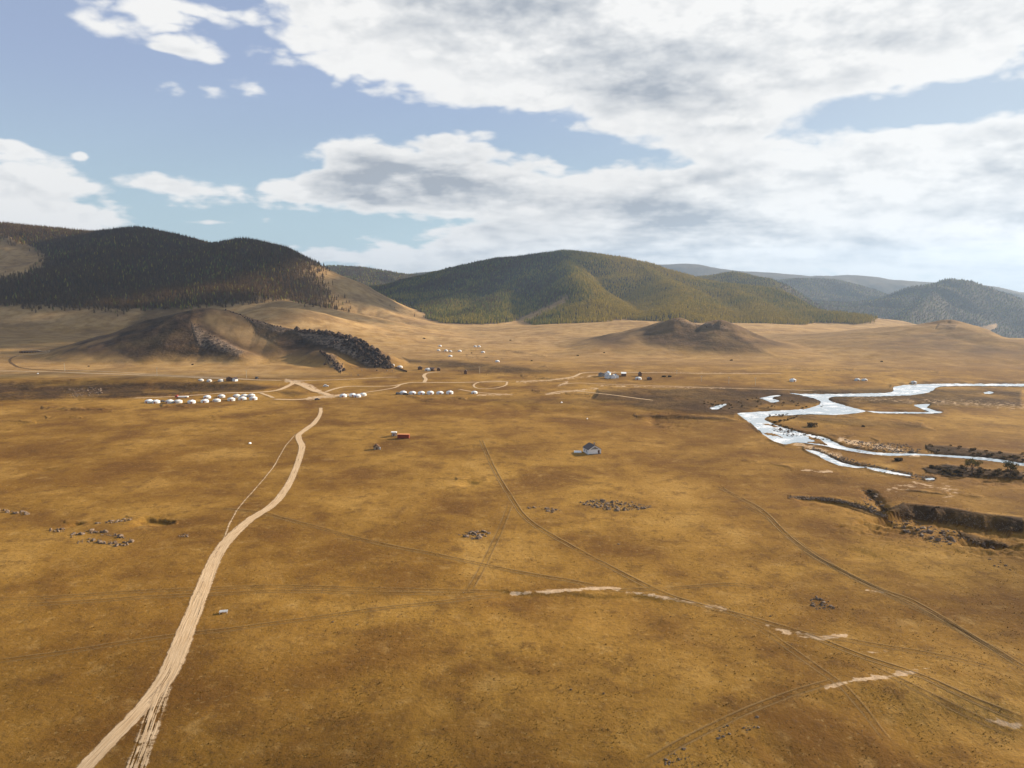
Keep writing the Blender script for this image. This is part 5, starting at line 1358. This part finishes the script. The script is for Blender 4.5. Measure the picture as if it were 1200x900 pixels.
x, y, z = spot(461.3, 511.5); t_ = thing('white_shelter', 'small white roofed shelter on posts left of the red container', 'shelter', (x, y, z), math.radians(-4))
bm = bmesh.new(); bx(bm, -1.8, 1.8, -.2, 2.2, 2.5, 2.9); part('roof', bm, M_white, t_)
bm = bmesh.new(); bx(bm, -1.7, 1.7, 2.0, 2.1, -.2, 2.5); part('back_panel', bm, M_white, t_)
for sx in (-1.6, 1.6):
    for yy in (-.05, 2.0):
        bm = bmesh.new(); bx(bm, sx - .09, sx + .09, yy - .09, yy + .09, -.3, 2.5); part('post', bm, M_wood, t_)
bm = bmesh.new(); bx(bm, -.4, .3, .6, 1.3, -.2, 1.5); part('bench', bm, M_wood, t_)
# wooden hut
x, y, z = spot(441.5, 527); t_ = thing('wooden_hut', 'tiny brown wooden hut with a steep roof left of the red container', 'hut', (x, y, z), math.radians(12))
bm = bmesh.new(); prism(bm, [(-1.7, -.3), (1.7, -.3), (1.7, 1.5), (0, 2.9), (-1.7, 1.5)], .3, 3.2); part('wall', bm, simple('pale_boards', (.42, .33, .22), .85, .1, .3, 2), t_)
for sg in (-1, 1):
    bm = bmesh.new(); a = [(sg * 2.1, 1.25), (0, 2.98), (0, 3.16), (sg * 2.1, 1.43)]; prism(bm, a if sg > 0 else a[::-1], -.1, 3.5); bmesh.ops.recalc_face_normals(bm, faces=bm.faces); part('roof_panel', bm, M_wood, t_)
bm = bmesh.new(); bx(bm, -.45, .45, .2, .28, -.1, 1.5); part('door', bm, M_wood, t_)
bm = bmesh.new(); bx(bm, 1.75, 2.3, .2, 1.5, -.2, 1.1); part('crate', bm, M_white, t_)
# grey table by the road
x, y, z = spot(262, 718.5); t_ = thing('metal_table', 'low grey slab table standing just right of the dirt road', 'table', (x, y, z), math.radians(12))
bm = bmesh.new(); bx(bm, -1.15, 1.15, -.55, .75, .62, .70); part('table_top', bm, M_steel, t_)
bm = bmesh.new(); bx(bm, -1.17, 1.17, -.60, -.56, .50, .72); part('rim', bm, M_white, t_)
for sx in (-1.05, 1.05):
    for yy in (-.45, .65):
        bm = bmesh.new(); bx(bm, sx - .06, sx + .06, yy - .06, yy + .06, -.1, .62); part('leg', bm, M_white, t_)
# village buildings
VILL = [(706,441.5,5,7,2.6,1.6,.2,'grey roofed cabin at the left end of the village',(M_grey, M_roofdark)),
 (711,440.8,6,9,3,1.8,-.3,'white cabin with a blue roof left in the village',(M_white, M_blue)),
 (714.5,443.4,5,6,2.6,1.5,.5,'white cabin in front in the village',(M_white, M_steel)),
 (718.5,443.6,5,7,2.6,1.6,-.2,'pale cabin with a steel roof in the village centre',(M_white, M_steel)),
 (722.5,443.2,5,6,2.6,1.6,.1,'white cabin right of the village centre',(M_white, M_blue)),
 (733.5,440.5,9,5,3,1.2,1.45,'long white roofed building right in the village',(M_wood, M_white)),
 (750.5,441,3,4,3.2,1.6,.1,'narrow brown shed behind the village',(M_wood, M_roofdark)),
 (762,445.5,4,4,2,1.0,.3,'low brown shed right of the village tent',(M_wood, M_roofdark)),
 (269.5,446.8,6,5,3,1.4,.5,'brown shed beside the road above the left camp',(M_wood, M_wood)),
 (274,446.9,4,4,2.6,1.4,-.4,'white fronted hut beside the brown road shed',(M_white, M_roofdark)),
 (492.5,433.3,5,5,2.6,1.3,.2,'dark hut left of the large valley tent',(M_wood, M_roofdark)),
 (509,434.5,7,5,2.6,1.2,1.4,'long dark shed right of the large valley tent',(M_wood, M_roofdark)),
 (514,434.7,4,4,2.4,1.2,.1,'small dark shed at the end of the valley yard',(M_wood, M_roofdark)),
 (545.5,438.5,3.2,3,3.4,1.4,.0,'narrow pale hut on the dark valley ground',(M_wood, M_roofdark)),
 (381,428,3,3,1.6,1.0,.4,'tiny brown hut under the small crag',(M_wood, M_roofdark))]
for px, py, w, d, h, r, rz, lb, mm in VILL: house(px, py, w, d, h, r, rz, lb, mm, windows=False)
x, y, z = spot(36, 413.2); t_ = thing('livestock_shed', 'long low dark brown shed on the slope at far left', 'shed', (x, y, z), math.radians(-6))
bm = bmesh.new(); bx(bm, -17, 17, 0, 5, -.6, 1.6); part('wall', bm, M_wood, t_)
bm = bmesh.new(); prism(bm, [(-17.4, 1.6), (17.4, 1.6), (17.4, 1.8), (-17.4, 1.8)], -.5, 5.5); part('roof', bm, M_roofdark, t_)
for i in range(9):
    bm = bmesh.new(); bx(bm, -16.8 + i * 4.2, -15.3 + i * 4.2, -1.6, 0, -.6, 2.0); part('stall', bm, M_wood, t_)
# fence running down from the rocky spur
xa = hit([463,466,470,474,477], [431,432,433.5,435,436])
t_ = thing('plank_fence', 'dark fence line beside the tents at the rocky spur', 'fence', (float(xa[0][0]), float(xa[1][0]), float(xa[2][0])))
for i in range(4):
    p0 = Vector((xa[0][i], xa[1][i], xa[2][i])) - t_.location; p1 = Vector((xa[0][i+1], xa[1][i+1], xa[2][i+1])) - t_.location
    bm = bmesh.new(); dv = (p1 - p0); n_ = Vector((-dv.y, dv.x, 0)).normalized() * .08
    vs = [bm.verts.new(p) for p in (p0 - n_, p1 - n_, p1 + n_, p0 + n_)]; vt = [bm.verts.new(v.co + Vector((0, 0, 1.7))) for v in vs]
    bm.faces.new(vt)
    for a in range(4): bm.faces.new((vs[a], vs[(a+1) % 4], vt[(a+1) % 4], vt[a]))
    part('fence_panel', bm, M_wood, t_)
# ------------------------------------------------------------------ poles
M_pole = simple('pale_pole_wood', (0.62, 0.52, 0.38), .8, .1, .2)
def pole(px, py, h, label, group):
    x, y, z = spot(px, py); t_ = thing('utility_pole', label, 'pole', (x, y, z), random.uniform(-.2, .2), group)
    bm = bmesh.new(); tube(bm, [(0, 0, -.5), (0, 0, h)], [.24, .15], 7); part('post', bm, M_pole, t_)
    bm = bmesh.new(); bx(bm, -1.1, 1.1, -.07, .07, h - .9, h - .72); part('crossarm', bm, M_pole, t_)
    bm = bmesh.new()
    for sx in (-.9, 0, .9): lathe(bm, [(.07, h - .72), (.07, h - .5), (0, h - .45)], 6, sx, 0)
    part('insulator', bm, M_white, t_)
for px, py, h, lb in [(76,435.3,9.5,'leftmost pale utility pole by the hill road'),(184,440.5,9.5,'pale utility pole in the middle of the hill road'),(289,443.5,9,'pale utility pole above the left camp'),
    (562,437.5,8,'pale pole on the dark valley ground'),(822,447,6,'left of the thin poles on the right plain'),(854,449.5,7,'middle one of the thin poles on the right plain'),(885,451.5,8,'right of the thin poles on the right plain'),(793,438.5,5,'thin pole standing right of the two dark bushes')]:
    pole(px, py, h, lb, 'utility poles')
# ------------------------------------------------------------------ vehicles
M_tyre = simple('tyre_rubber', (.03, .03, .03), .9, .1); M_car_w = simple('white_car_paint', (.75, .75, .74), .35, .5, .05); M_car_d = simple('dark_car_paint', (.05, .045, .045), .4, .5, .05); M_car_r = simple('red_truck_paint', (.38, .07, .04), .45, .4, .1)
def vehicle(px, py, L_, W_, H_, rz, label, m, name='parked_car', cat='car', truck=False, bed=None):
    x, y, z = spot(px, py); t_ = thing(name, label, cat, (x, y, z), rz)
    bm = bmesh.new()
    if truck: prism(bm, [(L_/2 - 2.2, .5), (L_/2, .5), (L_/2, 1.4), (L_/2 - .3, H_), (L_/2 - 2.2, H_)], -W_/2, W_/2); bx(bm, -L_/2, L_/2 - 2.2, -W_/2 + .4, W_/2 - .4, .5, .75)
    else: prism(bm, [(-L_/2, .45), (-L_/2, 1.05), (-L_/2 + .3, H_ * .62), (-L_*.36, H_ * .66), (-L_*.28, H_), (L_*.12, H_), (L_*.24, H_ * .66), (L_/2 - .2, H_ * .56), (L_/2, .9), (L_/2, .45)], -W_/2, W_/2)
    bmesh.ops.recalc_face_normals(bm, faces=bm.faces); part('body', bm, m, t_)
    if truck:
        bm = bmesh.new(); bx(bm, -L_/2, L_/2 - 2.4, -W_/2, W_/2, .78, 1.7); part('cargo_bed', bm, bed or M_white, t_)
    else:
        for sg in (-1, 1):
            bm = bmesh.new(); yy = sg * W_ / 2; bx(bm, -L_*.26, L_*.12, min(yy, yy + sg*.02), max(yy, yy + sg*.02), H_*.70, H_*.93); part('side_window', bm, M_glass, t_)
    bm = bmesh.new()
    w0 = (L_/2 - .35 if truck else L_*.135)
    bx(bm, w0 - .02, w0 + .40 if truck else w0 + .02, -W_/2 + .15, W_/2 - .15, H_*.62, H_*.9) if truck else bx(bm, L_*.16, L_*.22, -W_/2 + .12, W_/2 - .12, H_*.72, H_*.92)
    part('windscreen', bm, M_glass, t_)
    for sx in (-L_*.31, L_*.31):
        for sy in (-1, 1):
            bm = bmesh.new(); ring = []
            for s_ in (-.12, .12): ring.append([bm.verts.new((sx + .38 * math.cos(a*math.pi/6), sy * (W_/2 - .1) + s_, .38 + .38 * math.sin(a*math.pi/6))) for a in range(12)])
            for a in range(12): bm.faces.new((ring[0][a], ring[0][(a+1)%12], ring[1][(a+1)%12], ring[1][a]))
            bm.faces.new(ring[0][::-1]); bm.faces.new(ring[1]); part('wheel', bm, M_tyre, t_)
    return t_
vehicle(381.7, 453.2, 5.2, 2.0, 2.1, .1, 'white van parked on the grass above the road junction', M_car_w, 'parked_van', 'van')
vehicle(371.7, 468.8, 4.6, 1.9, 1.6, .3, 'dark car on the pale ground of the road junction', M_car_d)
vehicle(466, 462.2, 4.8, 1.9, 2.0, 1.3, 'dark car left of the level row of tents', M_car_d)
vehicle(475.5, 462.6, 5.2, 1.9, 1.7, .05, 'dark car in front of the leftmost tent of the level row', M_car_d)
vehicle(191, 471.2, 4.6, 1.9, 1.6, -.3, 'dark car between the tents of the left camp', M_car_d)
vehicle(213, 466.5, 11, 2.4, 2.7, math.pi + .05, 'red cabbed truck with a pale bed behind the left camp', M_car_r, 'parked_truck', 'truck', True)
vehicle(301, 444, 4.0, 2.2, 2.4, 1.4, 'dark van standing alone by the pole above the left camp', M_car_d, 'parked_van', 'van')
# bushes on the far plain
for px, py, r, lb in [(778,441.8,2.4,'left of the two dark bushes right of the village'),(784.5,441.8,2.3,'right of the two dark bushes right of the village'),(497,397,2.2,'lone dark bush high on the valley slope'),
    (104,429.5,1.1,'tiny dark bush near the leftmost pole'),(623,423,1.2,'tiny bush on the bare slope below the central hill'),(677,417,1.4,'small bush on the pale slope above the village'),(857,422.5,1.8,'dark bush on the slope under the pointed hill'),
    (226,427.5,1.4,'small dark bush under the rocky hill'),(1033,424,1.5,'small dark bush on the slope of the right bare hill'),(708,413.5,1.1,'tiny bush high on the pale central slope'),
    (553,414,1.2,'tiny dark bush left of the lone valley tent'),(598,399,1.6,'small bush at the mouth of the bare gully')]:
    big_shrub(px, py, r, lb)
# pale boulders
for px, py, s, lb in [(293,520,1.2,'lone white boulder left of the dirt road'),(44.5,438,1.3,'white boulder at the dark ground edge, far left'),(688,491,.8,'pale stone above the lone white house'),(658,472,1.1,'pale stone below the village track')]:
    x, y, z = spot(px, py); o = link_mesh('boulder', ROCKS[1], None, (x, y, z + .2)); o.scale = (s, s, s); o.data = ROCKS[1].copy(); o.data.materials[0] = M_white
    tag(o, lb, 'boulder')

# ------------------------------------------------------------------ unseen clouds beside the view, placed to shade parts of the land
M_cloud, t, out = material('cloud_white')
d1 = t.new('ShaderNodeBsdfDiffuse'); d1.inputs[0].default_value = (.9, .9, .9, 1); t.l.new(d1.outputs[0], out.inputs[0])
def cloud(shade_x, shade_y, rx, ry, h, label, seed):
    k = h / math.tan(SUN_EL); cx, cy = shade_x + math.sin(SUN_AZ) * k, shade_y + math.cos(SUN_AZ) * k
    rd = random.Random(seed); bm = bmesh.new()
    for i in range(46):
        a = rd.uniform(0, 6.28); q = math.sqrt(rd.random()); r = (1 - .5 * q) * .30 * min(rx, ry) * rd.uniform(.7, 1.3)
        res = bmesh.ops.create_icosphere(bm, subdivisions=2, radius=r)
        o3 = Vector((rx * q * math.cos(a), ry * q * math.sin(a), r * .1))
        for v in res['verts']:
            n_ = mnoise.noise(v.co / (r * .6) + Vector((i, 0, 0))); v.co = v.co * (1 + .3 * n_); v.co.z *= .55 if v.co.z > 0 else .2; v.co += o3
    o = part('cloud', bm, M_cloud, None, (cx, cy, h), True); return tag(o, label, None, None, 'structure')
for args in [(-1250, 1960, 900, 720, 2700, 'broad white cloud whose shade lies on the left forest', 1),
             (-560, 1120, 250, 110, 2500, 'small white cloud whose shade lies on the rocky hill', 2),
             (-520, 845, 330, 60, 2450, 'long thin white cloud whose shade crosses the left plain', 3),
             (-830, 1530, 560, 270, 2550, 'flat white cloud whose shade lies above the rocky hill', 7),
             (-560, 2850, 480, 520, 2900, 'white cloud whose shade lies on the left of the central hill', 4),
             (10, 85, 330, 85, 3600, 'high long white cloud whose shade lies on the nearest ground', 6),  # invented to dim the ground nearest the camera
             (260, 265, 120, 60, 3500, 'high small white cloud whose shade lies on the lower right', 9)]:
    cloud(*args)
# ------------------------------------------------------------------ haze
hz = bmesh.new(); bx(hz, -15500, 15500, -15500, 11300, -420, 640)
M_haze, t, out = material('thin_air_haze')
pv = t.new('ShaderNodeVolumePrincipled'); pv.inputs['Color'].default_value = (0.48, 0.65, 0.88, 1); pv.inputs['Density'].default_value = 0.000047; pv.inputs['Anisotropy'].default_value = 0.35
t.l.new(pv.outputs[0], out.inputs['Volume'])
o = part('haze', hz, M_haze, None); tag(o, 'thin pale haze over the whole valley', None, None, 'stuff')
print('done', time.time() - T_START)
